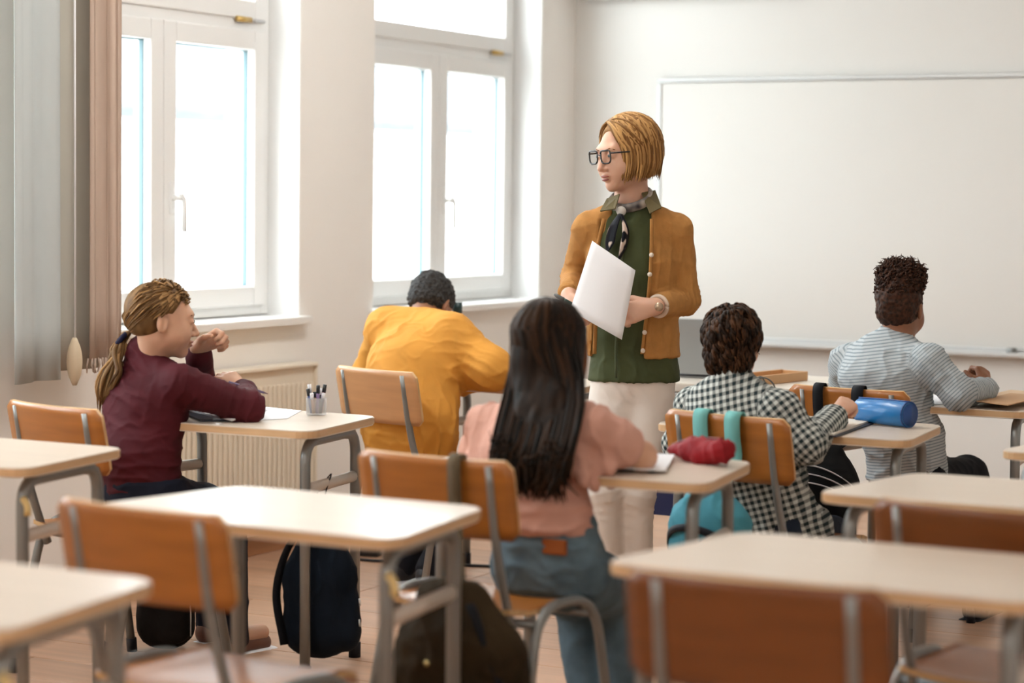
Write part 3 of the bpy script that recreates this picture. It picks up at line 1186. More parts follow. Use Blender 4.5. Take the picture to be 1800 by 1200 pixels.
def surface_locks(o, w0, R, hs, flow, L, keep, count, rad, lift=0.004, jit=0.15):
    """short locks laid on a hair cap: start points on its mesh, combed along flow (head frame)"""
    me = o.data
    n = len(me.vertices)
    V = np.zeros(n * 3)
    N = np.zeros(n * 3)
    me.vertices.foreach_get('co', V)
    me.vertex_normals.foreach_get('vector', N)
    V, N = V.reshape(-1, 3), N.reshape(-1, 3)
    loc = (V - w0) @ R.T / hs
    ok = np.where(keep(loc))[0]
    out = []
    for i in rng.choice(ok, min(count, len(ok)), replace=False):
        d = flow(loc[i]) + rng.normal(0, jit, 3)
        d = d @ R
        d = unit(d - N[i] * np.dot(d, N[i]))
        l_ = L * rng.uniform(0.6, 1.3)
        out.append(([V[i] - N[i] * 0.002, V[i] + d * l_ * 0.4 + N[i] * lift, V[i] + d * l_ * 0.75 + N[i] * lift * 0.7, V[i] + d * l_ - N[i] * l_ * 0.08], rng.uniform(*rad)))
    return out


def ell_dir(a, ph):
    """unit direction in head frame: azimuth a (0 front, + to the person's left), polar ph from the crown"""
    return np.array([-sin(ph) * sin(a), sin(ph) * cos(a), cos(ph)])
TC = -FH                              # towards the camera


def finish(body, base):
    """move the origin of a person to the ground or seat point"""
    base = np.asarray(base, float)
    T = Matrix.Translation(Vector(-base))
    for o in [body] + list(body.children_recursive):
        o.data.transform(T)
    body.location = Vector(base)


def build_body(J, skin, h=0.0048, hands=()):
    """J: joints dict -> continuous skin mesh (head, neck, trunk, arms, legs, hands)"""
    sd = Sdf(h)
    w, R = add_head(sd, J['C'], J['f'], J['u'], J.get('hs', 0.95), ears=J.get('ears', True))
    hs = J.get('hs', 0.95)
    sd.cone(w(0, -0.022, -0.045), J['neck'], 0.050 * hs, J.get('nr', 0.047), 0.03)
    T = J['torso']                    # list of (point, rs, rf)
    for (a, rs, rf), (b, rs2, rf2) in zip(T[:-1], T[1:]):
        sd.econe(a, b, (rs - 0.016, rf - 0.016), (rs2 - 0.016, rf2 - 0.016), J['side'], J['side2'] if 'side2' in J else J['side'], 0.03)
    sd.cone(J['neck'], T[-1][0], J.get('nr', 0.047), 0.055, 0.03)
    ar = J.get('ar', (0.040, 0.034, 0.022))
    for q in 'LR':
        sd.chain([J['S' + q], J['E' + q], J['W' + q]], [ar[0] - 0.004, ar[1], ar[2]], 0.02)
        lr = J.get('lr', (0.062, 0.046, 0.034))
        sd.chain([J['H' + q], J['K' + q], J['A' + q]], lr, 0.02)
        sd.cone(J['A' + q], np.array(J['A' + q]) + unit(J['toe']) * 0.12 * hs, lr[2] * 0.9, 0.026, 0.02)
    for hd in hands:
        add_hand(sd, *hd[:4], **hd[4])
    b = sdf_obj('person', sd, skin)
    return b, w, R


def garment_top(J, name, m, parent, off=0.006, sleeve=None, h=0.006, hem=None, folds=(), amp=0.003, upto=1.0, collar=None, cuv=True, seed=1, freq=13, extra=None, k=0.035, tail=None):
    sd = Sdf(h)
    T = J['torso']
    s2 = J.get('side2', J['side'])
    for (a, rs, rf), (b, rs2, rf2) in zip(T[:-1], T[1:]):
        sd.econe(a, b, (rs + off, rf + off), (rs2 + off, rf2 + off), J['side'], s2, k)
    sl = sleeve or (0.055, 0.046, 0.036)
    segs = [(T[0][0], T[-1][0], 0.12, J['side'])]
    for q in 'LR':
        S_, E_, W_ = (np.asarray(J[x + q]) for x in 'SEW')
        We = E_ + (W_ - E_) * upto
        sd.cone(T[-1][0] * 0.35 + S_ * 0.65, S_, sl[0], sl[0], k)
        sd.chain([S_, E_, We], sl, k * 0.7)
        segs += [(S_, E_, sl[1], J['side']), (E_, We, sl[2], J['side'])]
    if collar:
        sd.cone(collar[0], collar[1], collar[2], collar[3], 0.02)
    if extra:
        extra(sd)
    if hem is not None:               # clean horizontal hem: (z, half size)
        c = np.array(T[0][0], float)
        sd.box((c[0], c[1], hem - 0.3), (0.5, 0.5, 0.3), k=0.004, sub=True)
    return sdf_obj(name, sd, m, parent, wrinkles(folds, amp, freq, seed), limb_uv(segs) if cuv else None)


def garment_legs(J, name, m, parent, lr=(0.080, 0.058, 0.045), h=0.007, folds=(), amp=0.003, top=None, hipr=(0.14, 0.105), seed=3, cut=None):
    sd = Sdf(h)
    T = J['torso']
    pel = np.asarray(T[0][0])
    up = pel + np.array([0, 0, 0.09]) if top is None else np.asarray(top)
    sd.econe(pel, up, hipr, (hipr[0] * 0.93, hipr[1] * 0.93), J['side'], J['side'], 0.03)
    for q in 'LR':
        sd.chain([J['H' + q], J['K' + q], np.asarray(J['A' + q])], lr, 0.03)
    if cut is not None:
        sd.box((pel[0], pel[1], cut + 0.3), (0.5, 0.5, 0.3), k=0.003, sub=True)
    return sdf_obj(name, sd, m, parent, wrinkles(folds, amp, 11, seed))


def shoes(J, m, sole, parent, s=1.0):
    for q in 'LR':
        a = np.asarray(J['A' + q], float)
        t = unit(J['toe'])
        g = np.array([a[0], a[1], a[2] - 0.062 * s])
        R = frame_of(t, UP)
        sd = Sdf(0.006)
        sd.cone(g + t * (-0.03) * s + UP * 0.035, g + t * 0.14 * s + UP * 0.022, 0.037 * s, 0.032 * s, 0.02)
        sd.cone(g + UP * 0.035, a + UP * 0.01, 0.036 * s, 0.040 * s, 0.03)
        o = sdf_obj('shoe', sd, m, parent)
        sd = Sdf(0.006)
        sd.box(g + t * 0.055 * s + UP * (-0.002), np.array([0.042, 0.13, 0.013]) * s, R, rnd=0.010)
        sdf_obj('sole', sd, sole, o)


def eye_parts(w, R, hs, parent, iris=(0.08, 0.12, 0.13)):
    wm = mat('eye_white', (0.80, 0.77, 0.74), 0.2)
    im = mat('iris_dark', iris, 0.15)
    for q in (-1, 1):
        sd = Sdf(0.0022)
        sd.ell(w(q * 0.031, 0.0855, 0.0085), np.array([0.0122, 0.0118, 0.0074]) * hs, R, 0.002)
        e = sdf_obj('eye', sd, wm, parent)
        sd = Sdf(0.0018)
        sd.ell(w(q * 0.031, 0.0965, 0.0085), np.array([0.0056, 0.0022, 0.0056]) * hs, R, 0.002)
        sdf_obj('iris', sd, im, e)


def lips_part(w, R, hs, parent, m):
    sd = Sdf(0.0022)
    sd.ell(w(0, 0.0935, -0.0565), np.array([0.0195, 0.0100, 0.0045]) * hs, R, 0.003)
    sd.ell(w(0, 0.0915, -0.0675), np.array([0.0165, 0.0102, 0.0055]) * hs, R, 0.003)
    sdf_obj('lips', sd, m, parent)


# =================================================================== the teacher
J = dict(C=P(1101, 275, 7.17), f=-RT * 0.80 + TC * 0.58 - UP * 0.10, u=UP - RT * 0.04, hs=0.985, neck=P(1110, 352, 7.21), nr=0.050,
         torso=[(P(1114, 662, 7.2), 0.134, 0.098), (P(1112, 585, 7.2), 0.120, 0.092), (P(1112, 460, 7.2), 0.122, 0.100), (P(1111, 400, 7.2), 0.108, 0.074)],
         side=RT, SL=P(1188, 406, 7.2), EL=P(1204, 527, 7.22), WL=P(1150, 539, 7.02),
         SR=P(1036, 402, 7.2), ER=P(1012, 488, 7.36), WR=P(1000, 520, 7.10),
         HL=P(1140, 700, 7.2), KL=P(1120, 868, 7.16), AL=P(1122, 1062, 7.22),
         HR=P(1080, 700, 7.2), KR=P(1062, 862, 7.14), AR=P(1074, 1066, 7.2), toe=TC * 0.9 - RT * 0.3,
         ar=(0.040, 0.036, 0.026), lr=(0.062, 0.044, 0.030), ears=True)
hands = [(P(1150, 539, 7.01), -RT * 0.93 - UP * 0.22 + TC * 0.22, TC * 0.9 + UP * 0.35, 1, dict(s=1.0, curl=(0.62, 0.72, 0.78, 0.82), spread=0.5, wr=0.024)),
         (P(1000, 521, 7.08), -UP * 0.72 + TC * 0.55 + RT * 0.12, -RT * 0.8 + TC * 0.35 - UP * 0.1, -1, dict(s=0.93, curl=(0.75, 0.8, 0.85, 0.85), spread=0.4, wr=0.023))]
teacher, w, R = build_body(J, SKIN_A, 0.0040, hands)
tag(teacher, 'standing woman in a mustard cardigan and glasses holding a sheet of paper', 'person')
hs = J['hs']
eye_parts(w, R, hs, teacher)
lips_part(w, R, hs, teacher, mat('lips_dark_red', (0.28, 0.075, 0.06), 0.4))
GREEN = mat('shirt_olive_green', (0.060, 0.072, 0.030), 0.75, var=0.15, scale=(12, 12, 12))
CARD = mat('cardigan_mustard', (0.43, 0.205, 0.060), 0.85, var=0.10, scale=(30, 30, 30), bump=0.25, bscale=420)
PANT = mat('trousers_offwhite', (0.80, 0.73, 0.665), 0.8, var=0.03, scale=(9, 9, 9))
# green shirt with a flared tail
sd = Sdf(0.0055)
for (a, rs, rf), (b, rs2, rf2) in zip(J['torso'][:-1], J['torso'][1:]):
    sd.econe(a, b, (rs + 0.007, rf + 0.007), (rs2 + 0.006, rf2 + 0.006), RT, RT, 0.035)
sd.econe(P(1114, 680, 7.2), P(1114, 620, 7.2), (0.143, 0.108), (0.128, 0.096), RT, RT, 0.02)
sd.cone(P(1110, 388, 7.2), P(1110, 366, 7.21), 0.070, 0.056, 0.02)
sd.cone(P(1100, 372, 7.12), P(1104, 340, 7.12), 0.030, 0.050, 0.01, sub=True)
hem_z = P(1114, 668, 7.2)[2]
sd.box((P(1114, 0, 7.2)[0], P(1114, 0, 7.2)[1], hem_z - 0.3), (0.4, 0.4, 0.3), k=0.004, sub=True)
shirt = sdf_obj('shirt', sd, GREEN, teacher, wrinkles([(P(1090, 640, 7.1), RT, 0.10, 0.004, 0.05), (P(1150, 650, 7.1), RT + UP, 0.08, 0.004, 0.045), (P(1100, 520, 7.1), RT, 0.12, 0.003, 0.06)], 0.003, 12, 5))
# open collar
for pts in ([P(1128, 338, 7.16), P(1152, 334, 7.20), P(1163, 364, 7.10), P(1143, 374, 7.075)], [P(1090, 342, 7.12), P(1068, 350, 7.16), P(1056, 372, 7.09), P(1082, 368, 7.07)]):
    p = np.array(pts)
    nn = unit(np.cross(p[1] - p[0], p[3] - p[0])) * 0.004
    mesh_obj('collar', list(p) + list(p + nn), [(0, 1, 2, 3), (7, 6, 5, 4), (0, 4, 5, 1), (1, 5, 6, 2), (2, 6, 7, 3), (3, 7, 4, 0)], mat('collar_khaki', (0.13, 0.105, 0.05), 0.7), shirt)
# placket of the shirt
tubes('placket', [(catmull([P(1098, 395, 7.075), P(1090, 500, 7.09), P(1083, 600, 7.09), P(1083, 664, 7.085)], 12), 0.006, (1.4, 0.5))], mat('shirt_placket', (0.10, 0.125, 0.07), 0.7), shirt, 6)
# cardigan: open in front
sd = Sdf(0.0055)
for (a, rs, rf), (b, rs2, rf2) in zip(J['torso'][:-1], J['torso'][1:]):
    sd.econe(a, b, (rs + 0.024, rf + 0.024), (rs2 + 0.018, rf2 + 0.018), RT, RT, 0.03)
for q, q1 in (('L', 1.0), ('R', 1.0)):
    sd.cone(P(1111, 392, 7.2) * 0.4 + J['S' + q] * 0.6, J['S' + q], 0.050, 0.052, 0.05)
    sd.cone(J['S' + q], J['E' + q], 0.053, 0.045, 0.014)
    sd.cone(J['E' + q], J['E' + q] * 0.12 + J['W' + q] * 0.88, 0.045, 0.036, 0.02)
hz = P(1114, 626, 7.2)[2]
ctr = P(1114, 0, 7.2)
# the opening: wider at the neck, edges lean to the hem
Rb = frame_of(FH, UP)
sd.box(P(1096, 500, 7.03), (0.083, 0.13, 0.30), frame_of(FH, UP + RT * 0.05), k=0.006, sub=True)
sd.box(P(1112, 330, 7.12), (0.075, 0.16, 0.07), Rb, k=0.02, sub=True)
sd.cone(P(1110, 395, 7.10), P(1110, 330, 7.2), 0.055, 0.072, 0.01, sub=True)
sd.box((ctr[0], ctr[1], hz - 0.3), (0.4, 0.4, 0.3), k=0.006, sub=True)
folds = [(J['EL'], J['WL'] - J['EL'], 0.09, 0.006, 0.022), (J['WR'], J['WR'] - J['ER'], 0.07, 0.006, 0.018), (J['ER'], UP, 0.06, 0.005, 0.03),
         (P(1180, 470, 7.1), RT, 0.09, 0.005, 0.04), (P(1025, 460, 7.1), RT, 0.08, 0.006, 0.035), (P(1160, 600, 7.1), RT, 0.06, 0.003, 0.03)]
# the sleeves pass the hem: cut the trunk below the hem only
card = sdf_obj('cardigan', sd, CARD, teacher, wrinkles(folds, 0.003, 12, 8))
tubes('button_band', [(catmull([P(1146, 385, 7.085), P(1144, 470, 7.075), P(1136, 560, 7.085), P(1129, 622, 7.09)], 14), 0.0085, (1.3, 0.6))], CARD, card, 6)
tubes('button_band', [(catmull([P(1062, 385, 7.085), P(1049, 450, 7.085), P(1047, 560, 7.085), P(1045, 622, 7.09)], 14), 0.0085, (1.3, 0.6))], CARD, card, 6)
BTN = mat('button_pearl', (0.75, 0.66, 0.55), 0.25)
for x, y in ((1145, 448), (1142, 482), (1133, 584), (1130, 616)):
    p = P(x, y, 7.068)
    tubes('button', [([p, p + TC * 0.006], 0.0075)], BTN, card, 12)
# trousers
garment_legs(J, 'trousers', PANT, teacher, (0.082, 0.054, 0.042), 0.006,
             [(J['KL'], UP + RT * 0.2, 0.12, 0.0026, 0.034), (J['KR'], UP - RT * 0.2, 0.12, 0.0026, 0.030), (P(1085, 690, 7.1), UP + RT, 0.07, 0.004, 0.03)], 0.0015, hipr=(0.135, 0.100))
shoes(J, mat('shoe_dark', (0.03, 0.025, 0.025), 0.4), M['black'], teacher)
# neckerchief: ring, knot and two tails
SC1 = mat('scarf_black_white', (0.006, 0.007, 0.012), 0.6, col2=(0.62, 0.50, 0.42), scale=(24, 24, 18), detail=1)
for nd in SC1.node_tree.nodes:
    if nd.type == 'VALTORGB':
        nd.color_ramp.elements[0].position, nd.color_ramp.elements[1].position = 0.56, 0.60
ring = []
for a in np.linspace(0, 2 * pi, 15)[:-1]:
    ring.append(P(1109, 350, 7.19) + RT * 0.062 * cos(a) + TC * 0.066 * sin(a) + UP * (0.014 * cos(a) - 0.026 * sin(a)))
ring = np.array(ring + [ring[0]])
sc = tubes('neckerchief', [(catmull(ring, 40), 0.0115, (1.0, 1.5))], mat('scarf_pale', (0.50, 0.45, 0.40), 0.7, col2=(0.03, 0.03, 0.04), scale=(26, 26, 26), detail=1), teacher, 8)
sd = Sdf(0.003)
sd.ell(P(1092, 371, 7.095), (0.016, 0.014, 0.016), None, 0.01)
sdf_obj('knot', sd, mat('scarf_knot', (0.55, 0.52, 0.48), 0.7), sc)
for pts, r in (([P(1090, 376, 7.085), P(1078, 400, 7.075), P(1072, 425, 7.072), P(1067, 442, 7.072)], [0.010, 0.024, 0.026, 0.008]),
               ([P(1093, 377, 7.083), P(1100, 405, 7.068), P(1096, 432, 7.066), P(1087, 458, 7.068)], [0.010, 0.022, 0.022, 0.006])):
    c_ = catmull(pts, 14)
    tubes('tail', [(c_, np.interp(np.linspace(0, 1, 14), np.linspace(0, 1, 4), r), (1.0, 0.32))], SC1, sc, 10)
# glasses
GL = mat('glasses_black', (0.01, 0.01, 0.012), 0.25)
gl = None
for q in (-1, 1):
    o_ = [(q * 0.009, 0.020), (q * 0.053, 0.021), (q * 0.055, -0.012), (q * 0.046, -0.021), (q * 0.016, -0.020), (q * 0.009, -0.008)]
    o_ = outline_round(o_, 0.008, 4)
    loop = [w(x, 0.112 - 0.15 * x * x * 8, z + 0.006) for x, z in o_]
    o = tubes('glasses' if gl is None else 'lens_rim', [(np.array(loop + [loop[0]]), 0.0028)], GL, teacher if gl is None else gl, 6)
    gl = gl or o
    tubes('temple', [([w(q * 0.055, 0.109, 0.018), w(q * 0.074, 0.09, 0.018), w(q * 0.079, 0.0, 0.016), w(q * 0.078, -0.02, 0.0)], 0.0028)], GL, gl, 6)
tubes('bridge', [([w(-0.010, 0.112, 0.012), w(0, 0.116, 0.014), w(0.010, 0.112, 0.012)], 0.0019)], GL, gl, 6)
# watch
wp = P(1157, 538, 7.025)
ax_ = unit(J['EL'] - J['WL'])
e1 = unit(np.cross(ax_, UP))
e2 = np.cross(ax_, e1)
loop = np.array([wp + 0.030 * (e1 * cos(a) + e2 * sin(a)) for a in np.linspace(0, 2 * pi, 25)])
wa = tubes('watch', [(loop, 0.0085, (0.45, 1.0))], mat('watch_strap', (0.62, 0.50, 0.40), 0.4, 0.3), teacher, 8)
tubes('watch_face', [([wp + TC * 0.030, wp + TC * 0.040], 0.014)], mat('watch_face', (0.55, 0.42, 0.30), 0.25, 0.6), wa, 14)
# bob haircut: cap and swept locks
HB = hair_mat('hair_blonde', (0.17, 0.075, 0.022), (0.58, 0.33, 0.125), (75, 75, 10))
sd = Sdf(0.005)
sd.ell(w(0, -0.024, 0.040), np.array([0.086, 0.106, 0.097]) * hs, R, 0.01)
sd.ell(w(0, -0.045, -0.015), np.array([0.084, 0.080, 0.068]) * hs, R, 0.03)
sd.ell(w(0, 0.098, -0.030), np.array([0.088, 0.088, 0.125]) * hs, R, 0.012, True)
hair = sdf_obj('hair', sd, HB, teacher)
st = []
hc = np.array([0, -0.022, 0.036])
hr = np.array([0.090, 0.111, 0.101])
for i in range(520):
    near = rng.random() < 0.66
    if near:                       # her left side and back, swept from the parting
        a = radians(rng.uniform(40, 188))
    else:
        a = radians(rng.uniform(-172, -52))
    s0 = unit(np.array([0.30 + rng.normal(0, 0.05), rng.uniform(-0.55, 0.85), 1.0]))
    if not near:
        s0 = unit(np.array([0.34, rng.uniform(-0.5, 0.85), 1.0]))
    e0 = ell_dir(a, radians(rng.uniform(92, 104)))
    lift = rng.uniform(0.985, 1.045)
    pts = []
    for t_ in np.linspace(0, 1, 6):
        d_ = unit(s0 * (1 - t_) + e0 * t_ + np.array([0, 0.12 * sin(t_ * pi) * (1 if abs(a) < 1.5 else 0), 0.25 * sin(t_ * pi)]))
        pts.append(hc + d_ * hr * lift)
    back = abs(abs(a) - pi) < 0.9
    ze = -0.052 + (0.012 if back else -0.018) + rng.normal(0, 0.007)
    last = pts[-1]
    mid_ = last * np.array([0.99, 0.99, 1]) + np.array([0, 0, (ze - last[2]) * 0.55])
    end_ = last * np.array([0.88, 0.86 if back else 0.97, 1]) + np.array([0, 0.010 if not back else 0, ze - last[2]])
    pts += [mid_, end_]
    st.append(([w(*p) for p in pts], rng.uniform(0.0045, 0.0085) * hs))
strands_obj('hair_locks', st, HB, hair, 5, 14, (1.2, 0.55))
# eyebrows
for q in (-1, 1):
    tubes('eyebrow', [([w(q * 0.016, 0.0975, 0.027), w(q * 0.034, 0.094, 0.032), w(q * 0.048, 0.082, 0.027)], [0.0018, 0.0022, 0.001])], HB, teacher, 5)
finish(teacher, (J['torso'][0][0][0], J['torso'][0][0][1], 0))

# the sheet of paper and the marker in her hands
q = [P(1041, 423, 6.98), P(1117, 475, 6.96), P(1093, 597, 6.94), P(1002, 545, 6.955)]
V, Fc = [], []
for k in range(2):
    for j in range(9):
        for i in range(9):
            u_, v_ = i / 8, j / 8
            p = q[0] * (1 - u_) * (1 - v_) + q[1] * u_ * (1 - v_) + q[2] * u_ * v_ + q[3] * (1 - u_) * v_
            p = p + TC * (0.018 * sin(u_ * pi) * (0.5 + 0.5 * v_) + 0.0015 * k)
            V.append(p)
for j in range(8):
    for i in range(8):
        a = j * 9 + i
        Fc += [(a, a + 9, a + 10, a + 1), (81 + a, 82 + a, 91 + a, 90 + a)]
for i in range(8):
    Fc += [(i, i + 1, 82 + i, 81 + i), (72 + i, 153 + i, 154 + i, 73 + i), (9 * i, 81 + 9 * i, 90 + 9 * i, 9 * i + 9), (9 * i + 8, 9 * i + 17, 98 + 9 * i, 89 + 9 * i)]
tag(mesh_obj('paper_sheet', V, Fc, M['paper'], None, True), 'white sheet of paper held in front by the standing woman', 'paper')
mk = thing('marker_pen', 'dark green marker pen between the fingers of the standing woman', 'pen', P(990, 522, 6.99))
b0 = np.array(mk.location)
pa, pb = P(974, 517, 6.98) - b0, P(1009, 537, 7.0) - b0
tubes('barrel', [([pa * 0.55 + pb * 0.45, pb], 0.0065)], mat('marker_green', (0.01, 0.05, 0.035), 0.35), mk, 10)
tubes('cap', [(np.array([pa, pa * 0.85 + pb * 0.15, pa * 0.55 + pb * 0.45]), [0.003, 0.0062, 0.0072])], mat('marker_cap', (0.16, 0.17, 0.17), 0.4), mk, 10)
# =================================================================== girl in burgundy at the left
f_t = RT * 0.75 + FH * 0.66
J = dict(C=P(284, 566, 6.50), f=RT * 0.94 + FH * 0.30 - UP * 0.06, u=UP - RT * 0.05, hs=0.93, neck=P(264, 640, 6.52), nr=0.037,
         torso=[(P(252, 868, 6.46), 0.128, 0.100), (P(246, 800, 6.46), 0.118, 0.098), (P(256, 715, 6.50), 0.132, 0.100), (P(263, 668, 6.52), 0.108, 0.074)],
         side=np.cross(unit(f_t), UP), SR=P(316, 676, 6.42), ER=P(436, 716, 6.48), WR=P(428, 690, 6.66),
         SL=P(222, 680, 6.62), EL=P(352, 700, 6.80), WL=P(350, 622, 6.62),
         HR=P(285, 880, 6.42), KR=P(400, 895, 6.70), AR=P(410, 1120, 6.72),
         HL=P(250, 875, 6.54), KL=P(360, 885, 6.88), AL=P(372, 1100, 6.92), toe=RT * 0.6 + FH * 0.7,
         ar=(0.036, 0.031, 0.020))
hands = [(P(349, 610, 6.60), RT * 0.80 + UP * 0.38 + TC * 0.1, FH * 0.8 + UP * 0.5 - RT * 0.1, 1, dict(s=0.88, curl=(1.05, 1.1, 1.12, 1.15), spread=0.35, wr=0.022, thumb_dir=(0.5, 0.6, -0.6))),
         (P(430, 686, 6.65), -RT * 0.55 + UP * 0.42 + FH * 0.25, UP * 0.7 + TC * 0.4, -1, dict(s=0.84, curl=(0.6, 0.7, 0.7, 0.7), spread=0.5, wr=0.021))]
girl, w, R = build_body(J, SKIN_B, 0.0042, hands)
hs = J['hs']
tag(girl, 'seated girl in a burgundy top with a blonde ponytail, hand at her chin', 'person')
eye_parts(w, R, hs, girl)
lips_part(w, R, hs, girl, mat('lips_pink', (0.45, 0.17, 0.13), 0.45))
BURG = mat('top_burgundy', (0.066, 0.007, 0.012), 0.75, var=0.2, scale=(8, 8, 8))


def girl_collar(sd):
    for a in np.linspace(0, 2 * pi, 12):
        pass


folds = [(J['ER'], J['ER'] - J['SR'], 0.10, 0.005, 0.030), (J['SR'], J['ER'] - J['SR'], 0.09, 0.004, 0.035), (P(240, 640, 6.5), RT + UP, 0.06, 0.006, 0.03),
         (P(205, 700, 6.45), RT * 0.5 + UP, 0.12, 0.005, 0.05), (P(300, 790, 6.4), UP, 0.10, 0.004, 0.04), (P(250, 840, 6.4), UP, 0.10, 0.005, 0.045)]
garment_top(J, 'top', BURG, girl, 0.004, (0.056, 0.046, 0.040), 0.0058, None, folds, 0.003, 0.95,
            collar=(P(262, 655, 6.52), P(253, 622, 6.53), 0.066, 0.057), cuv=False, seed=11)
garment_legs(J, 'trousers', mat('trousers_navy', (0.008, 0.010, 0.020), 0.85), girl, (0.078, 0.056, 0.046), 0.007, cut=P(252, 850, 6.46)[2] + 0.02)
shoes(J, mat('shoe_brown', (0.16, 0.07, 0.045), 0.5), M['paper'], girl, 0.85)
# combed back hair and ponytail
HG = hair_mat('hair_dark_blonde', (0.075, 0.036, 0.014), (0.40, 0.23, 0.095), (70, 70, 70))
sd = Sdf(0.005)
sd.ell(w(0, -0.021, 0.040), np.array([0.0785, 0.0985, 0.086]) * hs, R, 0.01)
sd.ell(w(0, -0.046, -0.006), np.array([0.068, 0.058, 0.046]) * hs, R, 0.02)
sd.ell(w(0, 0.108, -0.012), np.array([0.095, 0.082, 0.092]) * hs, R, 0.012, True)
for q in (-1, 1):
    sd.ell(w(q * 0.088, 0.004, -0.012), np.array([0.032, 0.034, 0.046]) * hs, R, 0.008, True)
hair = sdf_obj('hair', sd, HG, girl)
tie = (P(214, 596, 6.52) - J['C']) @ R.T / hs
st = []
hc, hr = np.array([0, -0.019, 0.038]), np.array([0.083, 0.103, 0.091])
for i in range(420):
    sgn = 1 if rng.random() < 0.5 else -1
    nape = rng.random() < 0.22
    a = radians(rng.uniform(108, 165) if nape else rng.uniform(0, 100)) * sgn
    if nape:
        ph = radians(rng.uniform(95, 122))
    elif abs(a) < radians(60):
        ph = radians(rng.uniform(25, 50 + 13 * abs(a)))
    else:
        ph = radians(rng.uniform(30, 71))
    s0 = ell_dir(a, ph)
    e0 = unit((tie - hc) / hr)
    lift = rng.uniform(0.985, 1.02)
    pts = []
    for t_ in np.linspace(0, 1, 6):
        d_ = unit(s0 * (1 - t_) + e0 * t_)
        pts.append(hc + d_ * hr * (lift - 0.055 * (1 - t_) ** 3 + 0.07 * t_ ** 1.5))
    pts.append(tie + rng.normal(0, 0.006, 3))
    st.append(([w(*p) for p in pts], rng.uniform(0.003, 0.006)))
strands_obj('hair_locks', st, HG, hair, 5, 11, (1.3, 0.4))
st = []
for i in range(120):
    o0 = rng.normal(0, 1, 2)
    wd = rng.normal(0, 1)
    dv = rng.normal(0, 1)
    x0 = 213
    pts = [P(214 + 2 * o0[0], 596 + 3 * o0[1], 6.52), P(207 + 4 * o0[0], 618, 6.50 + 0.008 * dv), P(198 + 8 * wd, 650, 6.49 + 0.018 * dv),
           P(190 + 9 * wd, 685 + 6 * dv, 6.49 + 0.02 * dv), P(184 + 6 * wd, 712 + 9 * dv, 6.49 + 0.012 * dv)]
    st.append((pts, rng.uniform(0.004, 0.007)))
strands_obj('ponytail', st, HG, hair, 5, 11, (1.2, 0.6))
loop = np.array([P(214, 596, 6.52) + 0.019 * (RT * cos(a) * 0.6 + UP * cos(a) * 0.75 + FH * sin(a)) for a in np.linspace(0, 2 * pi, 17)])
tubes('hair_tie', [(loop, 0.0085)], mat('hair_tie_navy', (0.012, 0.012, 0.04), 0.7), hair, 8)
tubes('eyebrow', [([w(0.016, 0.0975, 0.027), w(0.034, 0.094, 0.031), w(0.048, 0.082, 0.026)], [0.0015, 0.002, 0.001])], HG, girl, 5)
finish(girl, (J['torso'][0][0][0], J['torso'][0][0][1], 0))

# =================================================================== boy in yellow by the window
f_t = RT * 0.50 + FH * 0.86
J = dict(C=P(757, 541, 8.16), f=RT * 0.36 + FH * 0.55 - UP * 0.76, u=UP * 0.75 + FH * 0.62 + RT * 0.25, hs=0.95, neck=P(745, 575, 8.05), nr=0.044,
         torso=[(P(722, 812, 7.82), 0.150, 0.120), (P(720, 735, 7.80), 0.155, 0.120), (P(730, 650, 7.88), 0.158, 0.120), (P(738, 588, 7.99), 0.130, 0.085)],
         side=np.cross(unit(f_t), UP), SR=P(796, 590, 7.86), ER=P(866, 648, 7.76), WR=P(812, 672, 7.98),
         SL=P(682, 578, 8.06), EL=P(650, 665, 8.24), WL=P(720, 676, 8.32),
         HR=P(752, 825, 7.80), KR=P(840, 840, 8.02), AR=P(755, 1000, 7.82),
         HL=P(706, 822, 7.90), KL=P(800, 835, 8.16), AL=P(706, 995, 7.93), toe=RT * 0.5 + FH * 0.8,
         ar=(0.036, 0.031, 0.021))
hands = [(P(812, 671, 7.98), -RT * 0.5 + FH * 0.8, UP, -1, dict(s=0.84, wr=0.021)), (P(720, 676, 8.32), RT * 0.8 + FH * 0.3, UP, 1, dict(s=0.84, wr=0.021))]
yboy, w, R = build_body(J, SKIN_D, 0.0048, hands)
hs = J['hs']
tag(yboy, 'seated boy in a yellow shirt bent over his desk by the window', 'person')
YEL = mat('shirt_yellow', (0.62, 0.285, 0.050), 0.8, var=0.08, scale=(10, 10, 10))
folds = [(P(690, 585, 7.9), RT * 0.7 - UP, 0.09, 0.009, 0.05), (P(780, 700, 7.75), RT + UP * 0.3, 0.09, 0.007, 0.05), (P(770, 760, 7.7), RT, 0.12, 0.008, 0.055),
         (P(840, 650, 7.75), UP + RT * 0.5, 0.09, 0.006, 0.035), (P(810, 620, 7.8), UP, 0.08, 0.006, 0.04), (P(690, 740, 7.7), RT * 0.4 + UP, 0.12, 0.005, 0.06)]
garment_top(J, 'shirt', YEL, yboy, 0.008, (0.068, 0.064, 0.048), 0.0065, None, folds, 0.0045, 0.95,
            collar=(P(738, 590, 7.99), P(745, 574, 8.04), 0.078, 0.056), cuv=False, seed=21, freq=9, k=0.075)
ring = np.array([P(748, 566, 8.06) + RT * 0.055 * cos(a) + (FH * 0.8 - UP * 0.5) * 0.055 * sin(a) for a in np.linspace(0, 2 * pi, 21)])
tubes('undershirt_collar', [(ring, 0.010, (0.6, 1.3))], mat('collar_grey_blue', (0.30, 0.31, 0.36), 0.8), yboy, 8)
garment_legs(J, 'trousers', mat('trousers_black', (0.010, 0.011, 0.016), 0.8), yboy, (0.080, 0.058, 0.048), 0.008, hipr=(0.14, 0.11))
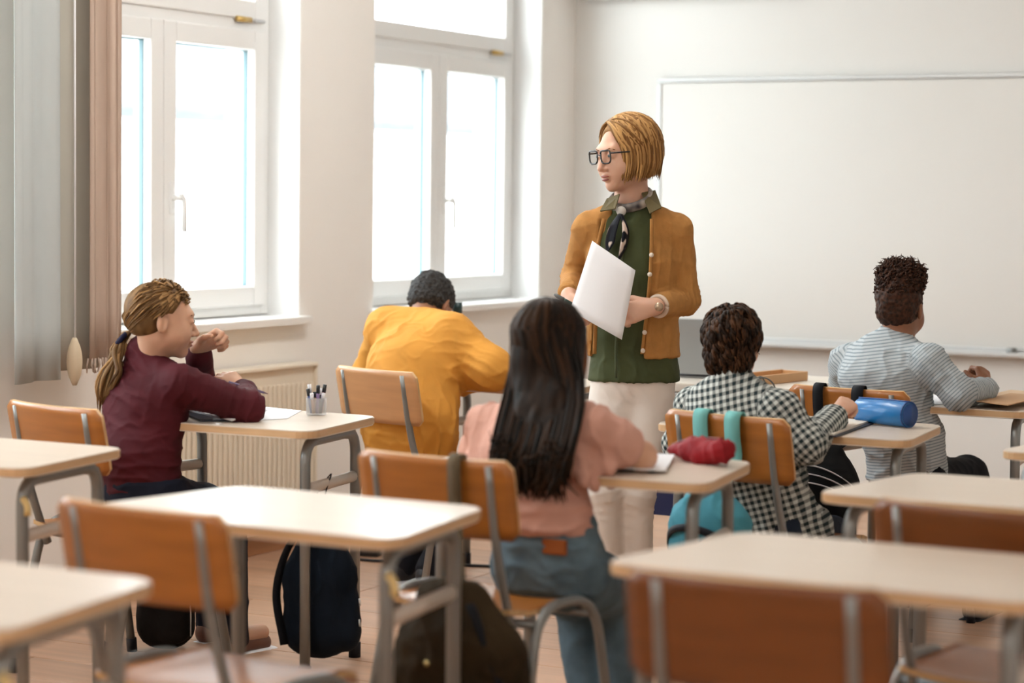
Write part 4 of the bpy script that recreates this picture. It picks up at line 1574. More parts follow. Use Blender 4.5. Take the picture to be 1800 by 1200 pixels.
shoes(J, mat('shoe_black_print', (0.02, 0.02, 0.025), 0.5), mat('sole_white', (0.75, 0.76, 0.80), 0.5), yboy, 0.9)
HK = mat('hair_black_curly', (0.012, 0.011, 0.011), 0.6, col2=(0.05, 0.045, 0.042), scale=(150, 150, 150), detail=2)
sd = Sdf(0.0045)
sd.ell(w(0, -0.022, 0.045), np.array([0.083, 0.103, 0.090]) * hs, R, 0.01)
sd.ell(w(0, -0.05, -0.005), np.array([0.073, 0.060, 0.050]) * hs, R, 0.02)
sd.ell(w(0, 0.105, -0.03), np.array([0.10, 0.09, 0.115]) * hs, R, 0.01, True)
for q in (-1, 1):
    sd.ell(w(q * 0.09, 0.01, -0.03), np.array([0.03, 0.035, 0.05]) * hs, R, 0.008, True)


def curly(V, N):
    return 0.005 * vnoise(V * 130, 3) + 0.004 * vnoise(V * 60, 4)


sdf_obj('hair', sd, HK, yboy, curly)
finish(yboy, (J['torso'][0][0][0], J['torso'][0][0][1], 0))

# =================================================================== girl with long dark hair in a pink blouse
f_t = RT * 0.52 + FH * 0.85
J = dict(C=P(968, 618, 5.44), f=RT * 0.50 + FH * 0.86 - UP * 0.12, u=UP, hs=0.93, neck=P(952, 700, 5.42), nr=0.040,
         torso=[(P(962, 985, 5.40), 0.125, 0.098), (P(950, 905, 5.38), 0.112, 0.090), (P(940, 800, 5.40), 0.122, 0.092), (P(944, 745, 5.42), 0.102, 0.070)],
         side=np.cross(unit(f_t), UP), SR=P(1036, 752, 5.32), ER=P(1128, 802, 5.38), WR=P(1078, 800, 5.62),
         SL=P(860, 752, 5.54), EL=P(836, 828, 5.74), WL=P(930, 806, 5.84),
         HR=P(1005, 1010, 5.36), KR=P(1088, 1040, 5.70), AR=P(1108, 1275, 5.62),
         HL=P(935, 1005, 5.46), KL=P(1018, 1040, 5.82), AL=P(1048, 1262, 5.70), toe=RT * 0.45 + FH * 0.85,
         ar=(0.040, 0.034, 0.021), lr=(0.055, 0.044, 0.032))
hands = [(P(1078, 800, 5.62), FH * 0.7 - RT * 0.6, UP, -1, dict(s=0.84, wr=0.021)), (P(930, 806, 5.84), RT * 0.7 + FH * 0.5, UP, 1, dict(s=0.84, wr=0.021))]
pink, w, R = build_body(J, SKIN_B, 0.0048, hands)
hs = J['hs']
tag(pink, 'seated girl with very long dark hair, pink blouse and blue jeans', 'person')
PINK = mat('blouse_pink', (0.60, 0.335, 0.265), 0.85, var=0.05, scale=(9, 9, 9))
Jp = dict(J)
for q in 'LR':
    Jp['E' + q] = J['S' + q] * 0.45 + J['E' + q] * 0.55
    Jp['W' + q] = J['S' + q] * 0.25 + J['E' + q] * 0.75


def ruffles(sd):
    for S_, out in ((J['SR'], J['side']), (J['SL'], -np.asarray(J['side']))):
        for k in range(7):
            a = (k - 3) * 0.42
            d_ = unit(out * cos(a) + unit(f_t) * sin(a))
            top = S_ * 0.75 + J['torso'][-1][0] * 0.25 + d_ * 0.028 + UP * 0.02
            sd.cone(top, top + d_ * (0.050 + 0.012 * (k % 2)) - UP * (0.115 + 0.02 * ((k * 7) % 3)), 0.020, 0.014 + 0.004 * (k % 2), 0.022)


folds = [(J['SR'], J['side'] + UP * 0.2, 0.10, 0.007, 0.034), (J['SL'], J['side'], 0.10, 0.007, 0.034), (P(990, 890, 5.3), UP, 0.12, 0.006, 0.05),
         (P(1000, 820, 5.3), UP + RT, 0.08, 0.005, 0.04), (P(960, 930, 5.3), UP, 0.10, 0.005, 0.045)]
garment_top(Jp, 'blouse', PINK, pink, 0.010, (0.055, 0.053, 0.045), 0.006, P(962, 934, 5.38)[2], folds, 0.003, 0.5, cuv=False, seed=31, extra=ruffles)
JEAN = mat('jeans_blue', (0.105, 0.16, 0.20), 0.85, var=0.35, scale=(10, 10, 10), bump=0.2, bscale=300)
jeans = garment_legs(J, 'jeans', JEAN, pink, (0.092, 0.068, 0.060), 0.007,
                     [(P(1000, 1000, 5.3), UP, 0.12, 0.006, 0.05), (J['KR'], UP + RT, 0.1, 0.006, 0.05), (P(930, 1010, 5.3), UP + RT * 0.4, 0.1, 0.005, 0.05)], 0.003,
                     top=P(958, 930, 5.39), hipr=(0.142, 0.115))
lp = P(975, 961, 5.268)
bmx = frame_of(f_t, UP)
bm = bmesh.new()
add_box(bm, (-0.032, -0.006, -0.018), (0.032, 0.006, 0.018), 0.003)
bmesh.ops.transform(bm, matrix=Matrix(((*bmx[:, 0], 0), (*bmx[:, 1], 0), (*bmx[:, 2], 0), (0, 0, 0, 1))), verts=bm.verts)
bmesh.ops.translate(bm, vec=Vector(lp), verts=bm.verts)
bm_obj('leather_patch', bm, mat('leather_patch', (0.30, 0.085, 0.022), 0.6), jeans)
shoes(J, mat('shoe_white', (0.6, 0.6, 0.6), 0.5), M['paper'], pink, 0.85)
HD = hair_mat('hair_dark_brown', (0.004, 0.003, 0.002), (0.038, 0.017, 0.007), (55, 55, 5), 0.5)
sd = Sdf(0.006)
sd.ell(w(0, -0.022, 0.040), np.array([0.084, 0.104, 0.092]) * hs, R, 0.01)
sd.ell(w(0, -0.045, -0.03), np.array([0.084, 0.075, 0.085]) * hs, R, 0.03)
sd.ell(w(0, 0.100, -0.03), np.array([0.078, 0.085, 0.12]) * hs, R, 0.012, True)
sd.econe(P(958, 690, 5.35), P(930, 800, 5.29), (0.085, 0.036), (0.080, 0.026), J['side'], J['side'], 0.04)
sd.econe(P(930, 800, 5.29), P(935, 850, 5.28), (0.075, 0.024), (0.050, 0.016), J['side'], J['side'], 0.03)
hair = sdf_obj('hair', sd, HD, pink, lambda V, N: 0.004 * vnoise(V * np.array([60, 60, 6]), 9))
st = []
hc, hr = np.array([0, -0.020, 0.038]), np.array([0.087, 0.108, 0.096])
sdv = np.asarray(J['side'])
for i in range(520):
    a = radians(rng.uniform(48, 312))
    s0 = unit(np.array([rng.normal(0, 0.06), rng.uniform(-0.4, 0.55), 1.0]))
    e0 = ell_dir(a, radians(rng.uniform(88, 100)))
    lift = rng.uniform(0.98, 1.05)
    pts = [w(*(hc + unit(s0 * (1 - t_) + e0 * t_ + np.array([0, 0, 0.22 * sin(t_ * pi)])) * hr * lift)) for t_ in np.linspace(0, 1, 5)]
    q_ = -sin(a)                        # -1 left .. 1 right of her head
    front = cos(a) > 0.05
    lx = 0.092 * q_ * rng.uniform(0.75, 1.15)
    dep = rng.uniform(-0.012, 0.022)
    if front:
        b1 = P(958 + 4 * q_, 690, 5.40) + sdv * (0.085 * np.sign(q_))
        b2 = P(955, 760, 5.40) + sdv * (0.088 * np.sign(q_)) - FH * (0.03 + dep)
    else:
        b1 = P(957, 690, 5.345 - dep * 0.5) + sdv * lx * 1.05
        b2 = P(938, 775, 5.275 - dep) + sdv * lx * 1.08
    ye = rng.uniform(800, 884) if not front else rng.uniform(760, 830)
    wob = rng.normal(0, 0.008, 3)
    b3 = P(929, (775 + ye) / 2 + 10, 5.268 - dep) + sdv * (lx * 1.0 + wob[0])
    b4 = P(932 + 12 * rng.normal(), ye, 5.268 - dep) + sdv * (lx * 0.78 + wob[1])
    pts += [b1, b2, b3, b4]
    st.append((pts, rng.uniform(0.005, 0.0095)))
strands_obj('hair_locks', st, HD, hair, 5, 18, (1.25, 0.5))
# auburn strands by her right cheek
st = []
HA = hair_mat('hair_auburn_edge', (0.09, 0.030, 0.012), (0.22, 0.085, 0.035), (60, 60, 5))
for i in range(26):
    k_ = rng.random()
    st.append(([w(0.078, 0.005 + 0.03 * k_, 0.07), w(0.086, 0.012 + 0.03 * k_, 0.0), w(0.084, 0.008 + 0.03 * k_, -0.07), w(0.080, -0.01 + 0.02 * k_, -0.14 - 0.03 * k_)], 0.005))
strands_obj('side_strands', st, HA, hair, 5, 10, (1.2, 0.5))
finish(pink, (J['torso'][0][0][0], J['torso'][0][0][1], 0))

# =================================================================== boy in the checked shirt
f_t = RT * 0.36 + FH * 0.93
J = dict(C=P(1286, 614, 6.40), f=RT * 0.20 + FH * 0.97 - UP * 0.16, u=UP + RT * 0.03, hs=0.95, neck=P(1286, 668, 6.36), nr=0.044,
         torso=[(P(1345, 915, 6.36), 0.140, 0.108), (P(1326, 830, 6.34), 0.132, 0.102), (P(1296, 740, 6.34), 0.138, 0.100), (P(1288, 700, 6.35), 0.108, 0.070)],
         side=np.cross(unit(f_t), UP), SR=P(1370, 722, 6.25), ER=P(1418, 782, 6.22), WR=P(1472, 728, 6.44),
         SL=P(1222, 715, 6.45), EL=P(1196, 780, 6.55), WL=P(1290, 760, 6.78),
         HR=P(1375, 925, 6.32), KR=P(1462, 945, 6.66), AR=P(1490, 1150, 6.60),
         HL=P(1325, 920, 6.42), KL=P(1412, 935, 6.80), AL=P(1440, 1140, 6.75), toe=RT * 0.4 + FH * 0.9,
         ar=(0.036, 0.031, 0.022))
hands = [(P(1469, 728, 6.44), RT * 0.45 + FH * 0.50 + UP * 0.30, UP * 0.75 + TC * 0.6 - RT * 0.1, -1, dict(s=0.88, curl=(1.05, 1.1, 1.15, 1.2), spread=0.3, wr=0.023, thumb_dir=(0.25, 0.75, -0.75))),
         (P(1290, 760, 6.78), RT * 0.7 + FH * 0.5, UP, 1, dict(s=0.84, wr=0.021))]
cboy, w, R = build_body(J, SKIN_A, 0.0044, hands)
hs = J['hs']
tag(cboy, 'seated boy in a black and white checked shirt seen from behind', 'person')
CHK = cloth_pattern('shirt_gingham', 'gingham', (0.018, 0.032, 0.036), (0.60, 0.63, 0.60), 0.0195)
folds = [(J['ER'], J['WR'] - J['ER'], 0.09, 0.006, 0.032), (J['WR'], J['WR'] - J['ER'], 0.06, 0.005, 0.024), (P(1400, 890, 6.3), RT + UP * 0.3, 0.12, 0.007, 0.05), (P(1290, 780, 6.25), UP, 0.1, 0.004, 0.06)]


def chk_tail(sd):
    sd.econe(P(1352, 905, 6.36), P(1405, 930, 6.36), (0.125, 0.10), (0.10, 0.085), J['side'], J['side'], 0.04)


garment_top(J, 'shirt', CHK, cboy, 0.006, (0.056, 0.050, 0.042), 0.006, None, folds, 0.0028, 0.86,
            collar=(P(1287, 690, 6.35), P(1287, 660, 6.36), 0.066, 0.054), seed=41, extra=chk_tail)
garment_legs(J, 'trousers', mat('trousers_denim_dark', (0.02, 0.03, 0.05), 0.85), cboy, (0.080, 0.058, 0.048), 0.008, hipr=(0.135, 0.10), cut=J['torso'][0][0][2] + 0.03)
shoes(J, mat('shoe_black', (0.02, 0.02, 0.022), 0.5), M['rubber'], cboy, 0.9)
HM = hair_mat('hair_brown', (0.010, 0.005, 0.0025), (0.085, 0.036, 0.015), (90, 90, 30))
sd = Sdf(0.0048)
sd.ell(w(0, -0.022, 0.045), np.array([0.083, 0.104, 0.088]) * hs, R, 0.01)
sd.ell(w(0, -0.048, -0.018), np.array([0.074, 0.060, 0.058]) * hs, R, 0.02)
sd.ell(w(0, -0.046, -0.052), np.array([0.054, 0.042, 0.042]) * hs, R, 0.025)
sd.ell(w(0, 0.110, -0.02), np.array([0.10, 0.085, 0.11]) * hs, R, 0.01, True)
for q in (-1, 1):
    sd.ell(w(q * 0.092, 0.012, -0.028), np.array([0.03, 0.040, 0.048]) * hs, R, 0.008, True)
hair = sdf_obj('hair', sd, HM, cboy, lambda V, N: 0.0025 * vnoise(V * 45, 13))
st = surface_locks(hair, J['C'], R, hs, lambda p: np.array([p[0] * 5 + 0.25, (p[1] + 0.03) * 5, -1.0]), 0.034, lambda q: (q[:, 2] > -0.075) & ~((np.abs(q[:, 0]) > 0.055) & (q[:, 1] > -0.055) & (q[:, 2] < 0.022)), 900, (0.0035, 0.0065), 0.0045)
strands_obj('hair_locks', st, HM, hair, 5, 8, (1.2, 0.5))
finish(cboy, (J['torso'][0][0][0], J['torso'][0][0][1], 0))

# =================================================================== boy in the striped shirt
f_t = RT * 0.50 + FH * 0.86
J = dict(C=P(1583, 545, 7.32), f=RT * 0.48 + FH * 0.87 - UP * 0.08, u=UP - RT * 0.04, hs=0.95, neck=P(1577, 592, 7.31), nr=0.045,
         torso=[(P(1596, 838, 7.34), 0.118, 0.092), (P(1582, 760, 7.32), 0.116, 0.092), (P(1556, 664, 7.30), 0.136, 0.098), (P(1562, 622, 7.31), 0.106, 0.070)],
         side=np.cross(unit(f_t), UP), SR=P(1632, 636, 7.20), ER=P(1684, 692, 7.17), WR=P(1736, 684, 7.36),
         SL=P(1490, 638, 7.42), EL=P(1478, 720, 7.55), WL=P(1580, 700, 7.75),
         HR=P(1620, 848, 7.30), KR=P(1702, 834, 7.62), AR=P(1716, 1058, 7.45),
         HL=P(1572, 845, 7.42), KL=P(1650, 832, 7.78), AL=P(1612, 1030, 7.68), toe=RT * 0.5 + FH * 0.8,
         ar=(0.036, 0.031, 0.021))
hands = [(P(1735, 682, 7.36), UP * 0.62 + FH * 0.45 - RT * 0.1, TC * 0.6 + UP * 0.4 + RT * 0.5, -1, dict(s=0.84, curl=(1.0, 1.05, 1.1, 1.1), spread=0.3, wr=0.021)),
         (P(1580, 700, 7.75), RT * 0.7 + FH * 0.5, UP, 1, dict(s=0.84, wr=0.021))]
sboy, w, R = build_body(J, SKIN_D, 0.0046, hands)
hs = J['hs']
tag(sboy, 'seated boy in a grey blue striped shirt with spiky curls', 'person')
STR = cloth_pattern('shirt_stripes', 'stripe', (0.48, 0.53, 0.56), (0.25, 0.30, 0.33), 0.0098)
folds = [(P(1555, 640, 7.2), RT, 0.07, 0.006, 0.05), (P(1640, 660, 7.15), UP + RT, 0.09, 0.007, 0.04), (J['ER'], J['WR'] - J['ER'], 0.09, 0.006, 0.03), (P(1600, 740, 7.2), RT * 0.6 + UP, 0.12, 0.006, 0.06), (P(1610, 810, 7.2), RT, 0.1, 0.005, 0.05), (P(1500, 700, 7.2), UP + RT, 0.1, 0.005, 0.05)]


def str_tail(sd):
    sd.econe(P(1592, 838, 7.34), P(1600, 775, 7.33), (0.122, 0.098), (0.112, 0.09), J['side'], J['side'], 0.03)


garment_top(J, 'shirt', STR, sboy, 0.010, (0.056, 0.049, 0.038), 0.006, P(1592, 846, 7.34)[2], folds, 0.0045, 0.95,
            collar=(P(1566, 612, 7.31), P(1572, 595, 7.31), 0.070, 0.056), seed=51, extra=str_tail)
garment_legs(J, 'trousers', mat('trousers_black2', (0.008, 0.009, 0.013), 0.8), sboy, (0.080, 0.060, 0.048), 0.008, hipr=(0.125, 0.095))
shoes(J, mat('shoe_black_sport', (0.012, 0.013, 0.016), 0.45), mat('sole_dark', (0.03, 0.03, 0.035), 0.6), sboy, 0.95)
HC = mat('hair_curly_brown', (0.010, 0.006, 0.004), 0.6, col2=(0.075, 0.028, 0.014), scale=(90, 90, 90), detail=2)
sd = Sdf(0.0045)
sd.ell(w(0, -0.020, 0.040), np.array([0.0785, 0.099, 0.090]) * hs, R, 0.008)
sd.ell(w(0, -0.045, -0.01), np.array([0.069, 0.058, 0.052]) * hs, R, 0.02)
sd.ell(w(0, 0.004, 0.105), np.array([0.071, 0.092, 0.056]) * hs, R, 0.03)
sd.ell(w(0, 0.108, -0.03), np.array([0.10, 0.085, 0.115]) * hs, R, 0.01, True)
for q in (-1, 1):
    sd.ell(w(q * 0.09, 0.014, -0.028), np.array([0.03, 0.042, 0.048]) * hs, R, 0.008, True)
hair = sdf_obj('hair', sd, HC, sboy, lambda V, N: 0.003 * vnoise(V * 130, 17) + 0.003 * vnoise(V * 60, 18))
st = []
me = hair.data
Vh = np.zeros(len(me.vertices) * 3)
Nh = Vh.copy()
me.vertices.foreach_get('co', Vh)
me.vertex_normals.foreach_get('vector', Nh)
Vh, Nh = Vh.reshape(-1, 3), Nh.reshape(-1, 3)
lz = ((Vh - J['C']) @ R.T / hs)
for i in rng.choice(np.where(lz[:, 2] > 0.055)[0], 680, replace=False):   # springy curls on top
    dr = unit(Nh[i] + (np.array([0.15, 0.25, 0.55]) + rng.normal(0, 0.35, 3)) @ R)
    L = rng.uniform(0.014, 0.036) * (0.12 + 0.88 * min(1, (lz[i, 2] - 0.055) / 0.085))
    e1 = unit(np.cross(dr, (0.3, 0.9, 0.2)))
    e2 = np.cross(dr, e1)
    ph = rng.uniform(0, 6.28)
    st.append(([Vh[i] + dr * L * t_ + 0.18 * L * (e1 * cos(ph + 9 * t_) + e2 * sin(ph + 9 * t_)) for t_ in np.linspace(0, 1, 7)], rng.uniform(0.003, 0.0048)))
strands_obj('curls', st, HC, hair, 5, 12, (1.0, 0.8))
finish(sboy, (J['torso'][0][0][0], J['torso'][0][0][1], 0))
# ------------------------------------------------------------------ bags, books and things on the desks


def Q(x, y, z):
    """room position at height z seen at photo pixel x, y"""
    d = _fw + _r2 * (x - 900) / FPX + _u2 * (600 - y) / FPX
    return CAM + d * (z - CAM_H) / d[2]


def flat_quad(name, px, z, th, mats, parent=None, rim=None):
    """thin sheet or book lying on a plane, given by its corner pixels"""
    p = [Q(x, y, z) for x, y in px]
    ol = [(q[0], q[1]) for q in p]
    ar = sum(ol[i][0] * ol[(i + 1) % 4][1] - ol[(i + 1) % 4][0] * ol[i][1] for i in range(4))
    if ar < 0:
        ol = ol[::-1]
    return slab(name, ol, z, z + th, mats, parent)


def ribbon(name, pts, wdir, width, m, parent, th=0.003, n=24):
    """flat strap: a sheet of constant width along wdir"""
    c = catmull(pts, n)
    wdir = unit(wdir)
    V, Fc = [], []
    tg = np.gradient(c, axis=0)
    for p, t_ in zip(c, tg):
        nn = unit(np.cross(t_, wdir)) * th / 2
        a, b = p - wdir * width / 2, p + wdir * width / 2
        V += [a - nn, b - nn, b + nn, a + nn]
    for i in range(n - 1):
        k = 4 * i
        for j in range(4):
            Fc.append((k + j, k + (j + 1) % 4, k + 4 + (j + 1) % 4, k + 4 + j))
    Fc += [(3, 2, 1, 0), (4 * n - 4, 4 * n - 3, 4 * n - 2, 4 * n - 1)]
    return mesh_obj(name, V, Fc, m, parent, True)


def cdir(key):
    a = radians(CHAIRS[key][2])
    return np.array([cos(a), sin(a), 0]), np.array([-sin(a), cos(a), 0]), np.array([CHAIRS[key][0], CHAIRS[key][1], 0])


def over_back(key, xo, bottom, m, parent, width):
    """strap hung over a chair's backrest, falling behind it to the bag"""
    sx, fy, b = cdir(key)
    q = b + sx * xo
    pts = [np.asarray(bottom), q - fy * 0.016 + UP * 0.66, q - fy * 0.024 + UP * 0.735, q - fy * 0.026 + UP * 0.782, q - fy * 0.012 + UP * 0.7975, q + fy * 0.003 + UP * 0.784, q + fy * 0.022 + UP * 0.67]
    return ribbon('strap', pts, sx, width, m, parent)


# turquoise backpack on the chair of the boy in checks
sx, fy, b = cdir('check')
TQ = mat('bag_turquoise', (0.060, 0.255, 0.330), 0.75, var=0.12, scale=(9, 9, 9))
TQS = mat('strap_turquoise', (0.16, 0.42, 0.40), 0.8, var=0.06, scale=(60, 60, 5))
c0 = b - fy * 0.115 + sx * 0.055 + UP * 0.445
sd = Sdf(0.007)
sd.econe(c0 - UP * 0.16, c0 + UP * 0.06, (0.150, 0.085), (0.120, 0.075), sx, sx, 0.04)
sd.econe(c0 + UP * 0.06, c0 + UP * 0.155, (0.105, 0.06), (0.045, 0.028), sx, sx, 0.05)
bag = sdf_obj('backpack', sd, TQ, None, wrinkles([(c0 + UP * 0.08, UP + sx, 0.12, 0.007, 0.06)], 0.004, 9, 61))
tag(bag, 'turquoise backpack hanging on the chair of the boy in checks', 'bag')
over_back('check', -0.055, c0 + UP * 0.14 - sx * 0.05, TQS, bag, 0.050)
over_back('check', 0.055, c0 + UP * 0.14 + sx * 0.02, TQS, bag, 0.052)
arc = []
for a in np.linspace(-1.5, 1.5, 25):
    z_ = 0.055 - 0.085 * (abs(a) / 1.5) ** 2
    t_ = (z_ + 0.16) / 0.22
    arc.append(c0 + sx * (0.150 - 0.030 * t_ - 0.002) * sin(a) - fy * (0.085 - 0.010 * t_ + 0.014) * cos(a) + UP * z_)
ribbon('trim', arc, UP, 0.020, M['rubber'], bag, 0.006, 34)
finish(bag, c0 - UP * 0.2)

# black backpack with pale piping on the chair of the boy in stripes
sx, fy, b = cdir('striped')
BK = mat('bag_black', (0.010, 0.011, 0.012), 0.65, spec=0.1, var=0.3, scale=(10, 10, 10))
c0 = b - fy * 0.105 + sx * (-0.02) + UP * 0.475
sd = Sdf(0.007)
sd.econe(c0 - UP * 0.16, c0 + UP * 0.03, (0.118, 0.080), (0.112, 0.078), sx, sx, 0.04)
sd.econe(c0 + UP * 0.03, c0 + UP * 0.115, (0.110, 0.075), (0.065, 0.045), sx, sx, 0.05)
bag = sdf_obj('backpack', sd, BK, None, wrinkles([], 0.003, 9, 62))
tag(bag, 'black backpack with white piping on the chair of the boy in stripes', 'bag')
STB = mat('strap_black', (0.006, 0.007, 0.010), 0.7)
over_back('striped', -0.085, c0 + UP * 0.12 - sx * 0.04, STB, bag, 0.036)
over_back('striped', 0.055, c0 + UP * 0.12 + sx * 0.03, STB, bag, 0.040)
for k in range(3):
    arc = []
    for a in np.linspace(-1.5, 1.5, 25):
        z_ = 0.082 - 0.026 * k - 0.08 * (abs(a) / 1.5) ** 2
        t_ = max(0, (z_ - 0.03) / 0.085)
        arc.append(c0 + sx * (0.126 - 0.036 * t_) * sin(a) - fy * (0.094 - 0.022 * t_) * cos(a) + UP * z_)
    tubes('piping', [(catmull(arc, 36), 0.0024)], mat('piping_white', (0.55, 0.55, 0.56), 0.5), bag, 6)
finish(bag, c0 - UP * 0.2)

# olive backpack slung from the chair of the long haired girl
sx, fy, b = cdir('pink')
OL = mat('bag_olive', (0.034, 0.023, 0.011), 0.8, spec=0.1, var=0.35, scale=(8, 8, 8))
c0 = P(808, 1130, 4.93)
sd = Sdf(0.008)
ti = sx * 0.35
sd.econe(c0 - UP * 0.20 + ti * 0.10, c0 - UP * 0.02, (0.165, 0.095), (0.150, 0.090), sx, sx, 0.05)
sd.econe(c0 - UP * 0.02, c0 + UP * 0.095 - ti * 0.06, (0.145, 0.085), (0.085, 0.050), sx, sx, 0.06)
sd.econe(c0 - UP * 0.17 - fy * 0.07 - sx * 0.04, c0 - UP * 0.07 - fy * 0.06 - sx * 0.05, (0.085, 0.05), (0.080, 0.045), sx, sx, 0.02)
bag = sdf_obj('backpack', sd, OL, None, wrinkles([(c0, UP + sx, 0.15, 0.010, 0.07), (c0 - UP * 0.12, sx, 0.12, 0.008, 0.05)], 0.006, 8, 63))
tag(bag, 'olive brown backpack slung from the chair of the long haired girl', 'bag')
over_back('pink', 0.085, c0 + UP * 0.09, mat('strap_olive', (0.12, 0.09, 0.055), 0.85), bag, 0.035)
tubes('side_strap', [(catmull([c0 + sx * 0.06 + UP * 0.10 - fy * 0.05, c0 + sx * 0.13 - UP * 0.02 - fy * 0.06, c0 + sx * 0.19 - UP * 0.2 - fy * 0.03], 12), 0.012, (1.2, 0.4))], STB, bag, 6)
bx_ = c0 - UP * 0.03 - fy * 0.10 - sx * 0.02
tubes('buckle', [([bx_, bx_ + sx * 0.03], 0.008)], M['brass'], bag, 8)
finish(bag, c0 - UP * 0.25)

# navy backpack on the floor beside the desk of the girl in burgundy
NV = mat('bag_navy', (0.006, 0.010, 0.017), 0.75, spec=0.08, var=0.35, scale=(14, 14, 3))
c0 = P(562, 1040, 6.44)
g0 = np.array([c0[0], c0[1], 0.045])
sx = RT
sd = Sdf(0.007)
sd.econe(g0 + UP * 0.085, g0 + UP * 0.24, (0.105, 0.082), (0.098, 0.075), RT, RT, 0.04)
sd.econe(g0 + UP * 0.24, g0 + UP * 0.37, (0.094, 0.070), (0.058, 0.045), RT, RT, 0.05)
sd.econe(g0 + UP * 0.08 + RT * 0.085, g0 + UP * 0.16 + RT * 0.085, (0.035, 0.055), (0.030, 0.05), RT, RT, 0.015)
sd.box(g0 - UP * 0.096, (0.3, 0.3, 0.1), k=0.01, sub=True)
bag = sdf_obj('backpack', sd, NV, None, wrinkles([(g0 + UP * 0.25, RT, 0.15, 0.006, 0.05)], 0.003, 9, 64))
tag(bag, 'navy backpack hanging on the side rail of the pen jar desk', 'bag')
ribbon('hanging_loop', [g0 + UP * 0.37, g0 + UP * 0.46 + RT * 0.01, np.array([-3.494, 5.45, 0.570]), g0 + UP * 0.45 - RT * 0.02, g0 + UP * 0.37], FH, 0.025, STB, bag)
ribbon('strap', [g0 + UP * 0.38 - RT * 0.03 + TC * 0.05, g0 + UP * 0.33 - RT * 0.085 + TC * 0.06, g0 + UP * 0.2 - RT * 0.118 + TC * 0.06, g0 + UP * 0.05 - RT * 0.095 + TC * 0.06], FH * 0.6 + RT * 0.6, 0.028, STB, bag)
for zz in (0.10, 0.16):
    tubes('zip', [([g0 + UP * zz + RT * 0.118 + TC * 0.03, g0 + UP * (zz + 0.02) + RT * 0.116 + TC * 0.03], 0.003)], M['alu'], bag, 6)
finish(bag, g0)

# small dark backpack on the floor behind the foreground chair
c0 = P(292, 1100, 6.78)
g0 = np.array([c0[0], c0[1], 0])
sd = Sdf(0.007)
sd.econe(g0 + UP * 0.07, g0 + UP * 0.20, (0.088, 0.07), (0.082, 0.065), RT, RT, 0.04)
sd.econe(g0 + UP * 0.20, g0 + UP * 0.27, (0.078, 0.06), (0.05, 0.04), RT, RT, 0.05)
sd.econe(g0 + UP * 0.06 + RT * 0.03 + TC * 0.05, g0 + UP * 0.16 + RT * 0.03 + TC * 0.05, (0.05, 0.035), (0.047, 0.03), RT, RT, 0.008)
sd.box(g0 - UP * 0.096, (0.3, 0.3, 0.1), k=0.01, sub=True)
bag = sdf_obj('backpack', sd, mat('bag_dark_brown', (0.013, 0.011, 0.010), 0.7, spec=0.1, var=0.3, scale=(10, 10, 10)), None, wrinkles([], 0.003, 9, 65))
tag(bag, 'small black backpack on the floor at the feet of the girl in burgundy', 'bag')
tubes('zip', [(catmull([g0 + UP * 0.05 + RT * 0.082 + TC * 0.055, g0 + UP * 0.15 + RT * 0.08 + TC * 0.06, g0 + UP * 0.20 + RT * 0.05 + TC * 0.055], 10), 0.0022)], M['alu'], bag, 6)
tubes('loop', [(catmull([g0 + UP * 0.22 + RT * 0.06, g0 + UP * 0.215 + RT * 0.105, g0 + UP * 0.20 + RT * 0.11, g0 + UP * 0.195 + RT * 0.07], 12), 0.004)], STB, bag, 6)
finish(bag, g0)

# on the desk of the girl in burgundy
DZ = DT + 0.0005
DARK = mat('notebook_cover_dark', (0.015, 0.017, 0.03), 0.5)
nb = thing('notebook', 'open notebook with a dark cover under the arm of the burgundy girl', 'notebook')
flat_quad('cover', [(322, 728), (372, 718), (432, 740), (352, 741)], DZ, 0.006, [DARK], nb)
flat_quad('page', [(330, 722), (402, 709), (470, 722), (408, 740)], DZ + 0.0062, 0.005, [M['paper']], nb)
tag(flat_quad('paper_sheet', [(452, 714), (530, 722), (505, 736), (430, 740)], DZ, 0.0015, [M['paper']]), 'loose white sheet on the desk beside the jar of pens', 'paper')
jc = Q(556, 729, DZ)
jar = thing('pen_jar', 'small clear jar full of pens on the desk', 'jar', jc)
m_jar = bpy.data.materials.new('clear_plastic')
m_jar.use_nodes = True
nt = m_jar.node_tree
tr = nt.nodes.new('ShaderNodeBsdfTransparent')
tr.inputs['Color'].default_value = (0.93, 0.94, 0.95, 1)
mx = nt.nodes.new('ShaderNodeMixShader')
mx.inputs[0].default_value = 0.72
pb_ = nt.nodes['Principled BSDF']
pb_.inputs['Roughness'].default_value = 0.12
nt.links.new(pb_.outputs[0], mx.inputs[1])
nt.links.new(tr.outputs[0], mx.inputs[2])
nt.links.new(mx.outputs[0], nt.nodes['Material Output'].inputs['Surface'])
V, Fc = [], []
prof = [(0.0, 0.001), (0.029, 0.001), (0.031, 0.006), (0.031, 0.052), (0.029, 0.052), (0.0285, 0.006), (0.0, 0.005)]
for r_, z_ in prof:
    for k in range(20):
        V.append((r_ * cos(k * pi / 10), r_ * sin(k * pi / 10), z_))
for i in range(len(prof) - 1):
    for k in range(20):
        Fc.append((i * 20 + k, i * 20 + (k + 1) % 20, i * 20 + 20 + (k + 1) % 20, i * 20 + 20 + k))
mesh_obj('jar_wall', V, Fc, m_jar, jar, True)
pcs = [((0.02, 0.03, 0.09), 'navy'), ((0.45, 0.05, 0.10), 'crimson'), ((0.02, 0.02, 0.02), 'black'), ((0.30, 0.13, 0.04), 'brown'), ((0.60, 0.60, 0.64), 'silver'), ((0.05, 0.08, 0.25), 'blue'), ((0.50, 0.20, 0.05), 'orange'), ((0.22, 0.14, 0.30), 'violet')]
